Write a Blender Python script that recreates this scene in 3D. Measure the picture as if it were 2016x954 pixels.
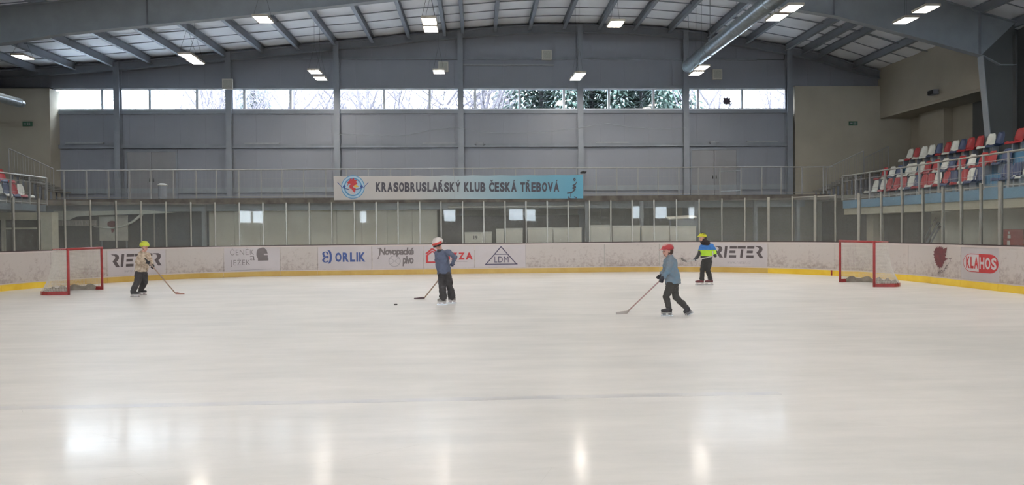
import bpy, bmesh, math, random
from mathutils import Vector, Matrix
random.seed(7)
for o in list(bpy.data.objects): bpy.data.objects.remove(o)
C = bpy.context.scene.collection
S = bpy.context.scene
# ------------------------------------------------------------------ camera
F = 1450.0; CAMZ = 1.65
U = Vector((-0.009, 1, 24/F)).normalized()            # world up seen by the camera
W = Vector((-68, 24-.6, -F)).normalized()             # hall axis seen by the camera
W = (W - U*W.dot(U)).normalized()
X = W.cross(U).normalized()
R3 = Matrix((X, W, U))
cam = bpy.data.cameras.new('camera'); camo = bpy.data.objects.new('camera', cam); C.objects.link(camo)
cam.sensor_width = 36; cam.sensor_fit = 'HORIZONTAL'; cam.lens = 36*F/2016; cam.clip_end = 400
camo.matrix_world = Matrix.Translation((0, 0, CAMZ)) @ R3.to_4x4()
S.camera = camo
# ------------------------------------------------------------------ world, exposure
w = bpy.data.worlds.new('overcast'); S.world = w; w.use_nodes = True
w.node_tree.nodes['Background'].inputs[0].default_value = (.86, .93, 1, 1)
w.node_tree.nodes['Background'].inputs[1].default_value = 22.0
S.view_settings.view_transform = 'Standard'; S.view_settings.look = 'None'
S.view_settings.gamma = 1; S.view_settings.use_curve_mapping = False
S.view_settings.exposure = 0.33
LAMP = 70.0

# ------------------------------------------------------------------ helpers
def ray(px, py):
    return (R3 @ Vector((px-1008, 477-py, -F)))
def P(px, py, Y):                                     # pixel -> point on the plane y = Y
    d = ray(px, py); t = Y/d.y
    return Vector((d.x*t, Y, CAMZ+d.z*t))
def G(px, py, z=0.0):                                 # pixel -> point at height z
    d = ray(px, py); t = (z-CAMZ)/d.z
    return Vector((d.x*t, d.y*t, z))
def proj(p):
    c = R3.transposed() @ (Vector(p)-Vector((0, 0, CAMZ)))
    return 1008-c.x/c.z*F, 477+c.y/c.z*F
def XP(px, X0, py=400):                               # pixel column -> Y on the plane x = X0
    d = ray(px, py); return X0/d.x*d.y
def zat(px, py, q):                                   # height seen at pixel above ground point q
    d = ray(px, py); t = math.hypot(q[0], q[1])/math.hypot(d.x, d.y)
    return CAMZ+d.z*t
def lin(c): return tuple((v/12.92 if v <= .04045 else ((v+.055)/1.055)**2.4) for v in c)
MATS = {}
def mat(name, rgb, rough=.6, metal=0, noise=0, scale=5, rgb2=None, spec=.5, bump=0, emit=None, stretch=(1, 1, 1)):
    if name in MATS: return MATS[name]
    m = bpy.data.materials.new(name); m.use_nodes = True; MATS[name] = m
    nt = m.node_tree; b = nt.nodes['Principled BSDF']
    c = lin([v/255 for v in rgb])
    b.inputs['Base Color'].default_value = (*c, 1); b.inputs['Roughness'].default_value = rough
    b.inputs['Metallic'].default_value = metal; b.inputs['Specular IOR Level'].default_value = spec
    tc = nt.nodes.new('ShaderNodeTexCoord'); mp = nt.nodes.new('ShaderNodeMapping')
    mp.inputs['Scale'].default_value = stretch
    nt.links.new(tc.outputs['Object'], mp.inputs[0])
    nz = nt.nodes.new('ShaderNodeTexNoise'); nz.inputs['Scale'].default_value = scale; nz.inputs['Detail'].default_value = 5
    nt.links.new(mp.outputs[0], nz.inputs['Vector'])
    cr = nt.nodes.new('ShaderNodeValToRGB')
    c2 = lin([v/255 for v in rgb2]) if rgb2 else tuple(v*(1-(noise or .06)*2) for v in c)
    cr.color_ramp.elements[0].position = .35; cr.color_ramp.elements[1].position = .65
    cr.color_ramp.elements[0].color = (*c2, 1); cr.color_ramp.elements[1].color = (*c, 1)
    nt.links.new(nz.outputs[0], cr.inputs[0]); nt.links.new(cr.outputs[0], b.inputs['Base Color'])
    if bump:
        bp = nt.nodes.new('ShaderNodeBump'); bp.inputs['Strength'].default_value = bump; bp.inputs['Distance'].default_value = .02
        nt.links.new(nz.outputs[0], bp.inputs['Height']); nt.links.new(bp.outputs[0], b.inputs['Normal'])
    if emit:
        b.inputs['Emission Color'].default_value = (*emit[:3], 1); b.inputs['Emission Strength'].default_value = emit[3]
    return m
class MB:
    def __init__(s): s.v = []; s.f = []; s.mi = []
    def add(s, vs, fs, m=0):
        n = len(s.v); s.v += [tuple(v) for v in vs]; s.f += [tuple(i+n for i in f) for f in fs]; s.mi += [m]*len(fs); return s
    def box(s, a, b, m=0):
        x0, x1 = sorted((a[0], b[0])); y0, y1 = sorted((a[1], b[1])); z0, z1 = sorted((a[2], b[2]))
        v = [(x0,y0,z0),(x1,y0,z0),(x1,y1,z0),(x0,y1,z0),(x0,y0,z1),(x1,y0,z1),(x1,y1,z1),(x0,y1,z1)]
        return s.add(v, [(0,3,2,1),(4,5,6,7),(0,1,5,4),(1,2,6,5),(2,3,7,6),(3,0,4,7)], m)
    def tube(s, pts, r, n=8, m=0, cap=True, side=None):
        pts = [Vector(p) for p in pts]; k = len(pts)
        rs = r if isinstance(r, (list, tuple)) else [r]*k
        rings = []; base = None
        for i, p in enumerate(pts):
            t = (pts[min(i+1, k-1)]-pts[max(i-1, 0)])
            if t.length < 1e-9: t = Vector((0, 0, 1))
            t.normalize()
            if side is not None: a = Vector(side)
            elif base is None: a = Vector((0, 0, 1)) if abs(t.z) < .9 else Vector((0, 1, 0))
            else: a = base
            a = (a-t*a.dot(t))
            if a.length < 1e-6: a = t.orthogonal()
            a.normalize(); base = a; b = t.cross(a)
            ra, rb = rs[i] if isinstance(rs[i], (tuple, list)) else (rs[i], rs[i])
            rings.append([p+a*ra*math.cos(2*math.pi*j/n)+b*rb*math.sin(2*math.pi*j/n) for j in range(n)])
        vs = [q for g in rings for q in g]; fs = []
        for i in range(k-1):
            for j in range(n):
                fs.append((i*n+j, i*n+(j+1) % n, (i+1)*n+(j+1) % n, (i+1)*n+j))
        if cap: fs += [tuple(reversed(range(n))), tuple(range((k-1)*n, k*n))]
        return s.add(vs, fs, m)
    def ball(s, c, r, n=10, m=0, top=False):
        c = Vector(c); r = r if isinstance(r, (tuple, list, Vector)) else (r, r, r)
        k = n//2; vs = []; fs = []
        for i in range(k+1):
            th = math.pi*i/k
            for j in range(n):
                ph = 2*math.pi*j/n
                vs.append(c+Vector((r[0]*math.sin(th)*math.cos(ph), r[1]*math.sin(th)*math.sin(ph), r[2]*math.cos(th))))
        for i in range(k):
            for j in range(n): fs.append((i*n+j, (i+1)*n+j, (i+1)*n+(j+1) % n, i*n+(j+1) % n))
        return s.add(vs, fs, m)
    def build(s, name, mats, parent=None, smooth=False, loc=None):
        me = bpy.data.meshes.new(name); me.from_pydata(s.v, [], s.f)
        if not isinstance(mats, (list, tuple)): mats = [mats]
        for q in mats: me.materials.append(q)
        if len(mats) > 1: me.polygons.foreach_set('material_index', s.mi)
        bm = bmesh.new(); bm.from_mesh(me); bmesh.ops.recalc_face_normals(bm, faces=bm.faces); bm.to_mesh(me); bm.free()
        if smooth: me.polygons.foreach_set('use_smooth', [True]*len(me.polygons))
        o = bpy.data.objects.new(name, me); C.objects.link(o)
        if parent is not None: o.parent = parent
        if loc is not None: o.location = loc
        return o
def tag(o, label=None, cat=None, group=None, kind=None):
    if label: o['label'] = label
    if cat: o['category'] = cat
    if group: o['group'] = group
    if kind: o['kind'] = kind
    return o
def empty(name, loc=(0, 0, 0), label=None, cat=None, group=None, kind=None, rz=0):
    o = bpy.data.objects.new(name, None); C.objects.link(o); o.location = loc; o.rotation_euler = (0, 0, rz); o.empty_display_size = .2
    return tag(o, label, cat, group, kind)
def struct(o, label, cat): return tag(o, label, cat, kind='structure')
def copy_tree(o, parent=None):
    c = o.copy(); C.objects.link(c)
    if parent is not None: c.parent = parent
    for ch in o.children: copy_tree(ch, c)
    return c
def rebase(root):                                      # put the empty at its base, keep children where they are
    off = Vector(root.location)
    for ch in root.children: ch.location = Vector(ch.location)-off
# ------------------------------------------------------------------ materials
steel = mat('painted_steel', (134, 139, 147), .5, .0, scale=2)
steel_d = mat('dark_painted_steel', (142, 148, 154), .55, scale=2)
clad = mat('grey_cladding', (134, 137, 146), .55, scale=.6, noise=.03)
clad_low = mat('brown_grey_cladding', (150, 146, 138), .6, scale=.8)
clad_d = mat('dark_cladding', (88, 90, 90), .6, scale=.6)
cream = mat('cream_plaster', (170, 163, 148), .85, scale=.7, noise=.05)
foil = mat('white_roof_foil', (244, 245, 248), .5, scale=.9, noise=.05)
white_fr = mat('white_window_frame', (205, 210, 218), .4)
alu = mat('aluminium', (164, 162, 154), .4, .35)
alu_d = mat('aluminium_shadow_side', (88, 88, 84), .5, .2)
galv = mat('galvanised_sheet', (168, 178, 184), .3, .75, scale=8, noise=.12)
concrete = mat('grey_concrete', (128, 126, 120), .9, scale=3, noise=.12)
board_w = mat('scuffed_white_board', (206, 194, 189), .5, scale=2.2, noise=.04)
ad_w = mat('clean_white_advert_film', (200, 192, 194), .45, scale=1)
yellow = mat('yellow_kickplate', (206, 174, 96), .45, scale=2, rgb2=(196, 160, 80))
yellow2 = mat('bright_yellow_kickplate', (238, 204, 70), .4, scale=2, rgb2=(226, 186, 50))
red_m = mat('red_goal_paint', (166, 56, 56), .4, scale=6, noise=.12)
black = mat('black_rubber', (34, 34, 36), .6)
dark_t = mat('dark_grey_print', (92, 84, 86), .6)
print_blue = mat('blue_print', (72, 92, 150), .6); print_red = mat('red_print', (196, 60, 62), .6)
print_grey = mat('grey_print', (120, 112, 112), .6); print_navy = mat('navy_print', (80, 74, 100), .6)
light_grey_print = mat('light_grey_print', (168, 162, 164), .6)
blue_con = mat('blue_painted_concrete', (84, 128, 158), .7, scale=1.5, noise=.1)
net_w = mat('white_net_cord', (214, 208, 200), .8)
snow = mat('snow', (205, 212, 220), .8); bark = mat('bark', (100, 95, 102), .9, scale=6, noise=.2)
needle = mat('snowy_spruce_needles', (74, 100, 92), .8, scale=3, rgb2=(200, 210, 214))
woodm = mat('pale_wood', (176, 152, 138), .6, scale=10, noise=.12)
m_box = mat('white_foam_mat', (226, 222, 212), .7, scale=2, noise=.06)
# board material: dirt speckles rising from the kick plate
def dirty_board():
    m = mat('dirty_white_board', (214, 205, 200), .5, scale=3); nt = m.node_tree; b = nt.nodes['Principled BSDF']
    geo = nt.nodes.new('ShaderNodeNewGeometry'); sx = nt.nodes.new('ShaderNodeSeparateXYZ'); nt.links.new(geo.outputs['Position'], sx.inputs[0])
    n1 = nt.nodes.new('ShaderNodeTexNoise'); n1.inputs['Scale'].default_value = 9; n1.inputs['Detail'].default_value = 8; n1.inputs['Roughness'].default_value = .7
    n2 = nt.nodes.new('ShaderNodeTexNoise'); n2.inputs['Scale'].default_value = 1.1
    nt.links.new(geo.outputs['Position'], n1.inputs['Vector']); nt.links.new(geo.outputs['Position'], n2.inputs['Vector'])
    mr = nt.nodes.new('ShaderNodeMapRange'); mr.inputs[1].default_value = .2; mr.inputs[2].default_value = 1.1; mr.inputs[3].default_value = .14; mr.inputs[4].default_value = -.10
    nt.links.new(sx.outputs[2], mr.inputs[0])
    a1 = nt.nodes.new('ShaderNodeMath'); a1.operation = 'ADD'; nt.links.new(n1.outputs[0], a1.inputs[0]); nt.links.new(mr.outputs[0], a1.inputs[1])
    ms = nt.nodes.new('ShaderNodeMath'); ms.operation = 'MULTIPLY_ADD'; ms.inputs[1].default_value = .35; nt.links.new(n2.outputs[0], ms.inputs[0]); nt.links.new(a1.outputs[0], ms.inputs[2])
    cr = nt.nodes.new('ShaderNodeValToRGB'); cr.color_ramp.elements[0].position = .70; cr.color_ramp.elements[1].position = .98
    cr.color_ramp.elements[0].color = (*lin([.76, .725, .705]), 1); cr.color_ramp.elements[1].color = (*lin([.60, .54, .52]), 1)
    nt.links.new(ms.outputs[0], cr.inputs[0]); nt.links.new(cr.outputs[0], b.inputs['Base Color'])
    return m
board_dirty = dirty_board()
def ice_mat():
    m = bpy.data.materials.new('skated_ice'); m.use_nodes = True; nt = m.node_tree; b = nt.nodes['Principled BSDF']
    geo = nt.nodes.new('ShaderNodeNewGeometry')
    def nz(sc, stretch, det=6, ro=.6, rot=0):
        mp = nt.nodes.new('ShaderNodeMapping'); mp.inputs['Scale'].default_value = stretch; mp.inputs['Rotation'].default_value = (0, 0, rot)
        nt.links.new(geo.outputs['Position'], mp.inputs[0])
        n = nt.nodes.new('ShaderNodeTexNoise'); n.inputs['Scale'].default_value = sc; n.inputs['Detail'].default_value = det; n.inputs['Roughness'].default_value = ro
        nt.links.new(mp.outputs[0], n.inputs['Vector']); return n
    a = nz(.35, (1, 1, 1)); s1 = nz(2.2, (.22, 1.0, 1), 8, .7, .08); s2 = nz(3.0, (.18, 1.2, 1), 6, .7, -.5)
    def mth(op, x, y):
        n = nt.nodes.new('ShaderNodeMath'); n.operation = op
        for i, q in enumerate((x, y)):
            if isinstance(q, (int, float)): n.inputs[i].default_value = q
            else: nt.links.new(q, n.inputs[i])
        return n.outputs[0]
    t = mth('ADD', mth('MULTIPLY', a.outputs[0], .45), mth('ADD', mth('MULTIPLY', s1.outputs[0], .35), mth('MULTIPLY', s2.outputs[0], .2)))
    cr = nt.nodes.new('ShaderNodeValToRGB')
    cr.color_ramp.elements[0].position = .40; cr.color_ramp.elements[1].position = .58
    cr.color_ramp.elements[0].color = (.67, .66, .64, 1); cr.color_ramp.elements[1].color = (.80, .775, .75, 1)
    nt.links.new(t, cr.inputs[0]); nt.links.new(cr.outputs[0], b.inputs['Base Color'])
    b.inputs['Roughness'].default_value = .45; b.inputs['Specular IOR Level'].default_value = .35
    b.inputs['Coat Weight'].default_value = .22; b.inputs['Coat IOR'].default_value = 1.31
    rr = nt.nodes.new('ShaderNodeMapRange'); rr.inputs[1].default_value = .35; rr.inputs[2].default_value = .65; rr.inputs[3].default_value = .08; rr.inputs[4].default_value = .18
    nt.links.new(s1.outputs[0], rr.inputs[0]); nt.links.new(rr.outputs[0], b.inputs['Coat Roughness'])
    bp = nt.nodes.new('ShaderNodeBump'); bp.inputs['Strength'].default_value = .12; bp.inputs['Distance'].default_value = .01
    nt.links.new(s1.outputs[0], bp.inputs['Height']); nt.links.new(bp.outputs[0], b.inputs['Coat Normal'])
    return m
ice_m = ice_mat()
def glass_mat(name, tint, ior=1.45, rough=.02):
    m = bpy.data.materials.new(name); m.use_nodes = True; nt = m.node_tree; nt.nodes.clear()
    o = nt.nodes.new('ShaderNodeOutputMaterial'); t = nt.nodes.new('ShaderNodeBsdfTransparent'); g = nt.nodes.new('ShaderNodeBsdfGlossy')
    t.inputs[0].default_value = (*tint, 1); g.inputs['Roughness'].default_value = rough
    ge = nt.nodes.new('ShaderNodeNewGeometry'); dp = nt.nodes.new('ShaderNodeVectorMath'); dp.operation = 'DOT_PRODUCT'
    nt.links.new(ge.outputs['Incoming'], dp.inputs[0]); nt.links.new(ge.outputs['Normal'], dp.inputs[1])
    ab = nt.nodes.new('ShaderNodeMath'); ab.operation = 'ABSOLUTE'; nt.links.new(dp.outputs['Value'], ab.inputs[0])
    om = nt.nodes.new('ShaderNodeMath'); om.operation = 'SUBTRACT'; om.inputs[0].default_value = 1; nt.links.new(ab.outputs[0], om.inputs[1])
    pw = nt.nodes.new('ShaderNodeMath'); pw.operation = 'POWER'; pw.inputs[1].default_value = 5; nt.links.new(om.outputs[0], pw.inputs[0])
    fr = nt.nodes.new('ShaderNodeMath'); fr.operation = 'MULTIPLY_ADD'; fr.inputs[1].default_value = .7; fr.inputs[2].default_value = .02; nt.links.new(pw.outputs[0], fr.inputs[0])
    mx = nt.nodes.new('ShaderNodeMixShader')
    nt.links.new(fr.outputs[0], mx.inputs[0]); nt.links.new(t.outputs[0], mx.inputs[1]); nt.links.new(g.outputs[0], mx.inputs[2]); nt.links.new(mx.outputs[0], o.inputs[0])
    return m
def plexi_mat():
    m = glass_mat('scratched_plexiglass', (.97, .98, .97)); nt = m.node_tree
    mx = [n for n in nt.nodes if n.type == 'MIX_SHADER'][0]; o = [n for n in nt.nodes if n.type == 'OUTPUT_MATERIAL'][0]
    d = nt.nodes.new('ShaderNodeBsdfDiffuse'); d.inputs[0].default_value = (.55, .56, .54, 1)   # fine scratches and dust
    m2 = nt.nodes.new('ShaderNodeMixShader'); n = nt.nodes.new('ShaderNodeTexNoise'); n.inputs['Scale'].default_value = 1.5
    mr = nt.nodes.new('ShaderNodeMapRange'); mr.inputs[3].default_value = .06; mr.inputs[4].default_value = .13
    nt.links.new(n.outputs[0], mr.inputs[0]); nt.links.new(mr.outputs[0], m2.inputs[0])
    nt.links.new(mx.outputs[0], m2.inputs[1]); nt.links.new(d.outputs[0], m2.inputs[2]); nt.links.new(m2.outputs[0], o.inputs[0])
    return m
plexi = plexi_mat(); wglass = glass_mat('window_glass', (.93, .96, .98))

# ------------------------------------------------------------------ hall dimensions
YW = 34.5; XL = -22.0; XR = 19.2; YR = -27.0; YF = 25.4
ZS = 7.28; ZT = 8.26                                    # window strip
prof_px = [(-30,141),(15,139),(83,134),(176,128),(246,123),(319,116),(470,103),(538,96),(611,89),(668,83),(741,77),(812,69),(885,63),(993,54),(1075,50),(1126,50),(1236,52),(1312,58),(1400,68),(1465,78),(1543,92),(1610,106),(1677,127),(1735,143),(1790,157)]
prof = [(P(a, b, YW).x, P(a, b, YW).z+.12) for a, b in prof_px]
def roofz(x):
    for (x0, z0), (x1, z1) in zip(prof, prof[1:]):
        if x <= x1: return z0+(z1-z0)*(x-x0)/(x1-x0)
    return prof[-1][1]
# floor and ice
struct(MB().box((XL-.3, YR-.3, -.3), (XR+3, YW+.5, -.03)).build('floor', concrete), 'grey concrete floor around the rink', 'floor')
# ------------------------------------------------------------------ rink outline
RX0, RX1, RY, RR = -14.05, 13.15, 28.3, 7.5
def outline(off=0.0):
    pts = [(RX0-off, -2+i*(RY-RR+2)/38) for i in range(38)]
    for i in range(0, 91):
        a = math.pi-math.pi/2*i/90; pts.append((RX0+RR+(RR+off)*math.cos(a), RY-RR+(RR+off)*math.sin(a)))
    for i in range(1, 20): pts.append((RX0+RR+(RX1-RX0-2*RR)*i/20, RY+off))
    for i in range(0, 91):
        a = math.pi/2-math.pi/2*i/90; pts.append((RX1-RR+(RR+off)*math.cos(a), RY-RR+(RR+off)*math.sin(a)))
    pts += [(RX1+off, (RY-RR)-i*(RY-RR+2)/38) for i in range(1, 39)]
    return [Vector((a, b, 0)) for a, b in pts]
OL = outline(); CUM = [0]
for a, b in zip(OL, OL[1:]): CUM.append(CUM[-1]+(b-a).length)
LEN = CUM[-1]
def B(s):                                               # point and inward normal at arc length s
    s = max(0, min(LEN-1e-6, s)); lo, hi = 0, len(CUM)-1
    while hi-lo > 1:
        m = (lo+hi)//2
        if CUM[m] <= s: lo = m
        else: hi = m
    t = (s-CUM[lo])/(CUM[lo+1]-CUM[lo]); p = OL[lo].lerp(OL[lo+1], t)
    def tan(i):
        a = OL[max(i-1, 0)]; b = OL[min(i+1, len(OL)-1)]; return (b-a).normalized()
    d = tan(lo).lerp(tan(lo+1), t).normalized()
    return p, Vector((d.y, -d.x, 0))
def Bs(px, z=.7):                                       # pixel column -> arc length
    lo, hi = 22.0, LEN-20.0
    for _ in range(40):
        m = (lo+hi)/2; p, n = B(m); q = proj((p.x, p.y, z))[0]
        if q < px: lo = m
        else: hi = m
    return lo
def band(mb, s0, s1, z0, z1, o0, o1, m=0, step=.16):    # curved slab, offsets inward (+)
    n = max(1, int((s1-s0)/step)); vs = []
    for i in range(n+1):
        p, nn = B(s0+(s1-s0)*i/n)
        for off, z in ((o0, z0), (o1, z0), (o1, z1), (o0, z1)): vs.append((p.x+nn.x*off, p.y+nn.y*off, z))
    fs = []
    for i in range(n):
        for j in range(4): fs.append((4*i+j, 4*i+(j+1) % 4, 4*i+4+(j+1) % 4, 4*i+4+j))
    fs += [(0, 1, 2, 3), (4*n+3, 4*n+2, 4*n+1, 4*n)]
    return mb.add(vs, fs, m)
# ice sheet fills the outline
io = [p for p in OL]; io2 = [(p.x, p.y) for p in io]+[(RX1, -24), (RX0, -24)]
vs = [(a, b, 0) for a, b in io2]; n = len(vs); vs += [(a, b, -.03) for a, b in io2]
ice = MB().add(vs, [tuple(range(n))]+[(i, (i+1) % n, n+(i+1) % n, n+i) for i in range(n)]).build('ice_sheet', ice_m)
struct(ice, 'pale grey skated ice sheet with soft window reflections', 'ice')
line_m = mat('faint_line_under_ice', (200, 199, 202), .3, scale=4, rgb2=(208, 206, 204))
lb = MB()
ya = G(300, 797).y
lb.box((RX0+.05, ya-.07, -.01), (3.0, ya+.07, .0015))
lb.build('ice_line', line_m, ice)
scr = MB(); sm = mat('white_skate_scratch', (216, 214, 210), .5)
for _ in range(150):
    y0 = random.uniform(4, 24); x0 = random.uniform(-1, 1)*y0*.66+.3; L = random.uniform(.2, 1.0); a = random.gauss(0, .5); k = random.uniform(-.6, .6)
    wd = random.uniform(.0015, .0035)*(1+y0/10)
    pr = None
    for i in range(6):
        t = i/5*L; p = Vector((x0+t*math.cos(a), y0+t*math.sin(a)+k*t*t, .0012))
        q = p+Vector((-math.sin(a)*wd, math.cos(a)*wd, 0))
        if pr: scr.add([pr[0], p, q, pr[1]], [(0, 1, 2, 3)])
        pr = (p, q)
tag(scr.build('skate_scratches', sm, ice), kind='stuff')
# red and creamy tinted centre stripe does not exist; puck
pk = G(779, 600)
pm = MB().tube([(0, 0, 0), (0, 0, .004), (0, 0, .021), (0, 0, .025)], [.036, .038, .038, .036], 20).build('puck', black, loc=pk)
tag(pm, 'black puck lying on the ice left of the middle player', 'puck')

# ------------------------------------------------------------------ text and flat print helpers
def text_mesh(body, bold=0.0, shear=0.0, space=1.0):
    cu = bpy.data.curves.new('t', 'FONT'); cu.body = body; cu.size = 1; cu.offset = bold; cu.shear = shear; cu.space_character = space; cu.resolution_u = 3
    o = bpy.data.objects.new('t', cu); C.objects.link(o)
    me = bpy.data.meshes.new_from_object(o.evaluated_get(bpy.context.evaluated_depsgraph_get()))
    bpy.data.objects.remove(o); bpy.data.curves.remove(cu)
    vs = [v.co.copy() for v in me.vertices]; fs = [tuple(p.vertices) for p in me.polygons]; bpy.data.meshes.remove(me)
    x0 = min(v.x for v in vs); x1 = max(v.x for v in vs); y0 = min(v.y for v in vs); y1 = max(v.y for v in vs)
    return [((v.x-x0)/(x1-x0), (v.y-y0)/(y1-y0)) for v in vs], fs
def text_w(body, bold):
    cu = bpy.data.curves.new('t', 'FONT'); cu.body = body; cu.size = 1; cu.offset = bold
    o = bpy.data.objects.new('t', cu); C.objects.link(o); me = bpy.data.meshes.new_from_object(o.evaluated_get(bpy.context.evaluated_depsgraph_get()))
    bpy.data.objects.remove(o); bpy.data.curves.remove(cu); xs_ = [v.co.x for v in me.vertices]; bpy.data.meshes.remove(me)
    return max(xs_)-min(xs_)
WID = {'I': .30, ' ': .30, 'M': .78, 'L': .50, 'E': .52, 'J': .46, 'A': .66, 'V': .64, 'T': .56}
def caps(body, bold=.05, gap=.062, wmul=1.0):
    """condensed capitals: every glyph scaled to its own width; v = 1 is the cap height, accents reach above"""
    base = {'Ř': ('R', 'c'), 'Č': ('C', 'c'), 'Ý': ('Y', 'a'), 'Á': ('A', 'a')}
    V_, F_, x = [], [], 0.0
    for ch in body:
        g, acc = base.get(ch, (ch, None)); wd = WID.get(g, .60)*wmul
        if g != ' ':
            vs, fs = text_mesh(g, bold); n = len(V_); ww = wd if g != 'I' else .17
            V_ += [(x+u*ww, v) for u, v in vs]; F_ += [tuple(i+n for i in f) for f in fs]
            wd = ww; m = x+ww/2; n = len(V_)
            if acc == 'a': V_ += [(m-.07, 1.06), (m+.03, 1.06), (m+.15, 1.24), (m+.0, 1.24)]; F_.append((n, n+1, n+2, n+3))
            if acc == 'c': V_ += [(m-.19, 1.24), (m-.07, 1.24), (m, 1.16), (m+.07, 1.24), (m+.19, 1.24), (m+.06, 1.05), (m-.06, 1.05)]; F_ += [(n, n+6, n+2, n+1), (n+6, n+5, n+2), (n+2, n+5, n+4, n+3)]
        x += wd+gap
    x -= gap
    return [(u/x, v) for u, v in V_], F_
def thick(vs, fs, fn, d0, d1):                          # map (u,v) print through fn(u,v,depth) as a thin slab
    return [fn(u, v, d1) for u, v in vs], fs
def circ(cx, cy, rx, ry, n=32, a0=0, a1=2*math.pi):
    return [(cx+rx*math.cos(a0+(a1-a0)*i/n), cy+ry*math.sin(a0+(a1-a0)*i/n)) for i in range(n)]
def print_part(name, fn, polys, m, parent, off=.006, rings=(), texts=(), subdiv=0):
    mb = MB()
    for i_, pl in enumerate(polys): mb.add([fn(u, v, off+.0004*i_) for u, v in pl], [tuple(range(len(pl)))])
    for (cx, cy, ro, ri, asp, n) in rings:
        a = circ(cx, cy, ro, ro*asp, n); b = circ(cx, cy, ri, ri*asp, n)
        mb.add([fn(u, v, off) for u, v in a+b], [(i, (i+1) % n, n+(i+1) % n, n+i) for i in range(n)])
    for (txt, u0, v0, u1, v1, bold, shear, space) in texts:
        vs, fs = caps(txt[1:], bold, .10, space) if txt[0] == '#' else text_mesh(txt, bold, shear, space)
        mb.add([fn(u0+(u1-u0)*u, v0+(v1-v0)*v, off) for u, v in vs], fs)
    me_o = mb.build(name, m, parent)
    bm = bmesh.new(); bm.from_mesh(me_o.data); bmesh.ops.triangulate(bm, faces=[f for f in bm.faces if len(f.verts) > 4]); bm.to_mesh(me_o.data); bm.free()
    return me_o
def stroke(pts, wd):
    out = []
    for (a, b), (c, d) in zip(pts, pts[1:]):
        l = math.hypot(c-a, d-b) or 1; nx, ny = -(d-b)/l*wd/2, (c-a)/l*wd/2
        ex, ey = (c-a)/l*wd*.25, (d-b)/l*wd*.25
        out.append([(a-nx-ex, b-ny-ey), (c-nx+ex, d-ny+ey), (c+nx+ex, d+ny+ey), (a+nx-ex, b+ny-ey)])
    return out

# ------------------------------------------------------------------ rink boards
ZB = 1.14
boards = empty('rink_boards', (0, RY, 0), 'white rink boards with adverts and yellow kick plate around the ice', 'boards')
seams_px = [0, 100, 210, 327, 440, 552, 625, 732, 834, 935, 1035, 1190, 1298, 1400, 1512, 1643, 1788, 1892, 1990]
ss = [Bs(p) for p in seams_px]
ends = [0, 4, 8, 12, 16, 20]
allS = [e for e in ends if e < ss[0]-1.5]+ss+[ss[-1]+2.4*i for i in range(1, 12) if ss[-1]+2.4*i < LEN-1]+[LEN]
for a, b in zip(allS, allS[1:]):
    bp_ = band(MB(), a+.004, b-.004, .215, ZB-.05, -.05, .0).build('board_panel', board_dirty, boards)
band(MB(), 0, LEN, ZB-.05, ZB, -.10, .012).build('white_cap', board_w, boards)
band(MB(), 0, LEN, ZB, ZB+.03, -.10, -.01).build('dark_cap_rail', mat('dark_cap', (72, 56, 56), .5), boards)
band(MB(), 0, LEN, .03, .215, -.04, .012).build('white_ledge', board_w, boards)
sY = Bs(1512)
for a, b in zip([0]+ss, ss+[LEN]):
    band(MB(), a+.003, b-.003, -.01, .185, .012, .024).build('kick_plate', yellow2 if (a >= sY-.1 or b <= ss[1]+.1) else yellow, boards)
band(MB(), Bs(1638)-.03, Bs(1638)+.03, .0, .19, .024, .027).build('goal_line_mark', red_m, boards)
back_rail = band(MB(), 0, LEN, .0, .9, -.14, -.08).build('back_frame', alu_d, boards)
def bfn(s0, s1, z0, z1):                                # print mapper on the boards
    def fn(u, v, off):
        p, n = B(s0+(s1-s0)*u); off = off+.003; return (p.x+n.x*off, p.y+n.y*off, z0+(z1-z0)*v)
    return fn
def bpx(x0, y0, x1, y1):                                # pixel rectangle (top left, bottom right) -> mapper with local u,v in 0..1
    s0, s1 = Bs(x0), Bs(x1); p, _ = B((s0+s1)/2); xm = (x0+x1)/2
    return bfn(s0, s1, zat(xm, y1, p), zat(xm, y0, p))
def film(x0, x1, name='advert_film', m=None):
    return band(MB(), Bs(x0)+.01, Bs(x1)-.01, .225, ZB-.055, .001, .004).build(name, m or ad_w, boards)
# RIETER, twice
SL = .13
Rr = [(0, 1), (.50, 1), (.70, .9), (.74, .70), (.62, .50), (.50, .44), (.80, 0), (.46, 0), (.14, .46), (.34, .62), (.40, .78), (.30, .90), (.12, .93)]
Ebars = lambda x: [[(x, .78), (x+.68, .78), (x+.70, 1), (x+.02, 1)], [(x-.04, .40), (x+.52, .40), (x+.55, .62), (x-.01, .62)], [(x-.08, 0), (x+.60, 0), (x+.62, .22), (x-.06, .22)]]
def rieter(x0, y0, x1, y1, parent, url, uy):
    polys = [Rr, [(.86, 0), (1.10, 0), (1.22, 1), (.98, 1)]]+Ebars(1.42)+[[(2.16, .78), (2.92, .78), (2.94, 1), (2.18, 1)], [(2.38, 0), (2.62, 0), (2.72, .72), (2.48, .72)]]+Ebars(3.06)+[[(a+3.78, b) for a, b in Rr]]
    W0 = 4.58
    fn = bpx(x0, y0, x1, y1)
    print_part('lettering', fn, [[((a)/W0, b) for a, b in pl] for pl in polys], dark_t, parent, .008)
    fn = bpx(x0, uy-3, x1, uy+3)
    print_part('web_address', fn, [], light_grey_print, parent, .008, texts=[('www.rieter.cz', .26, 0, .74, 1, .0, .1, 1.2)])
f1 = film(212, 326); rieter(218, 499, 318, 524, f1, '', 532)
f2 = film(1400, 1511); rieter(1407, 484, 1503, 507, f2, '', 516)
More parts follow.
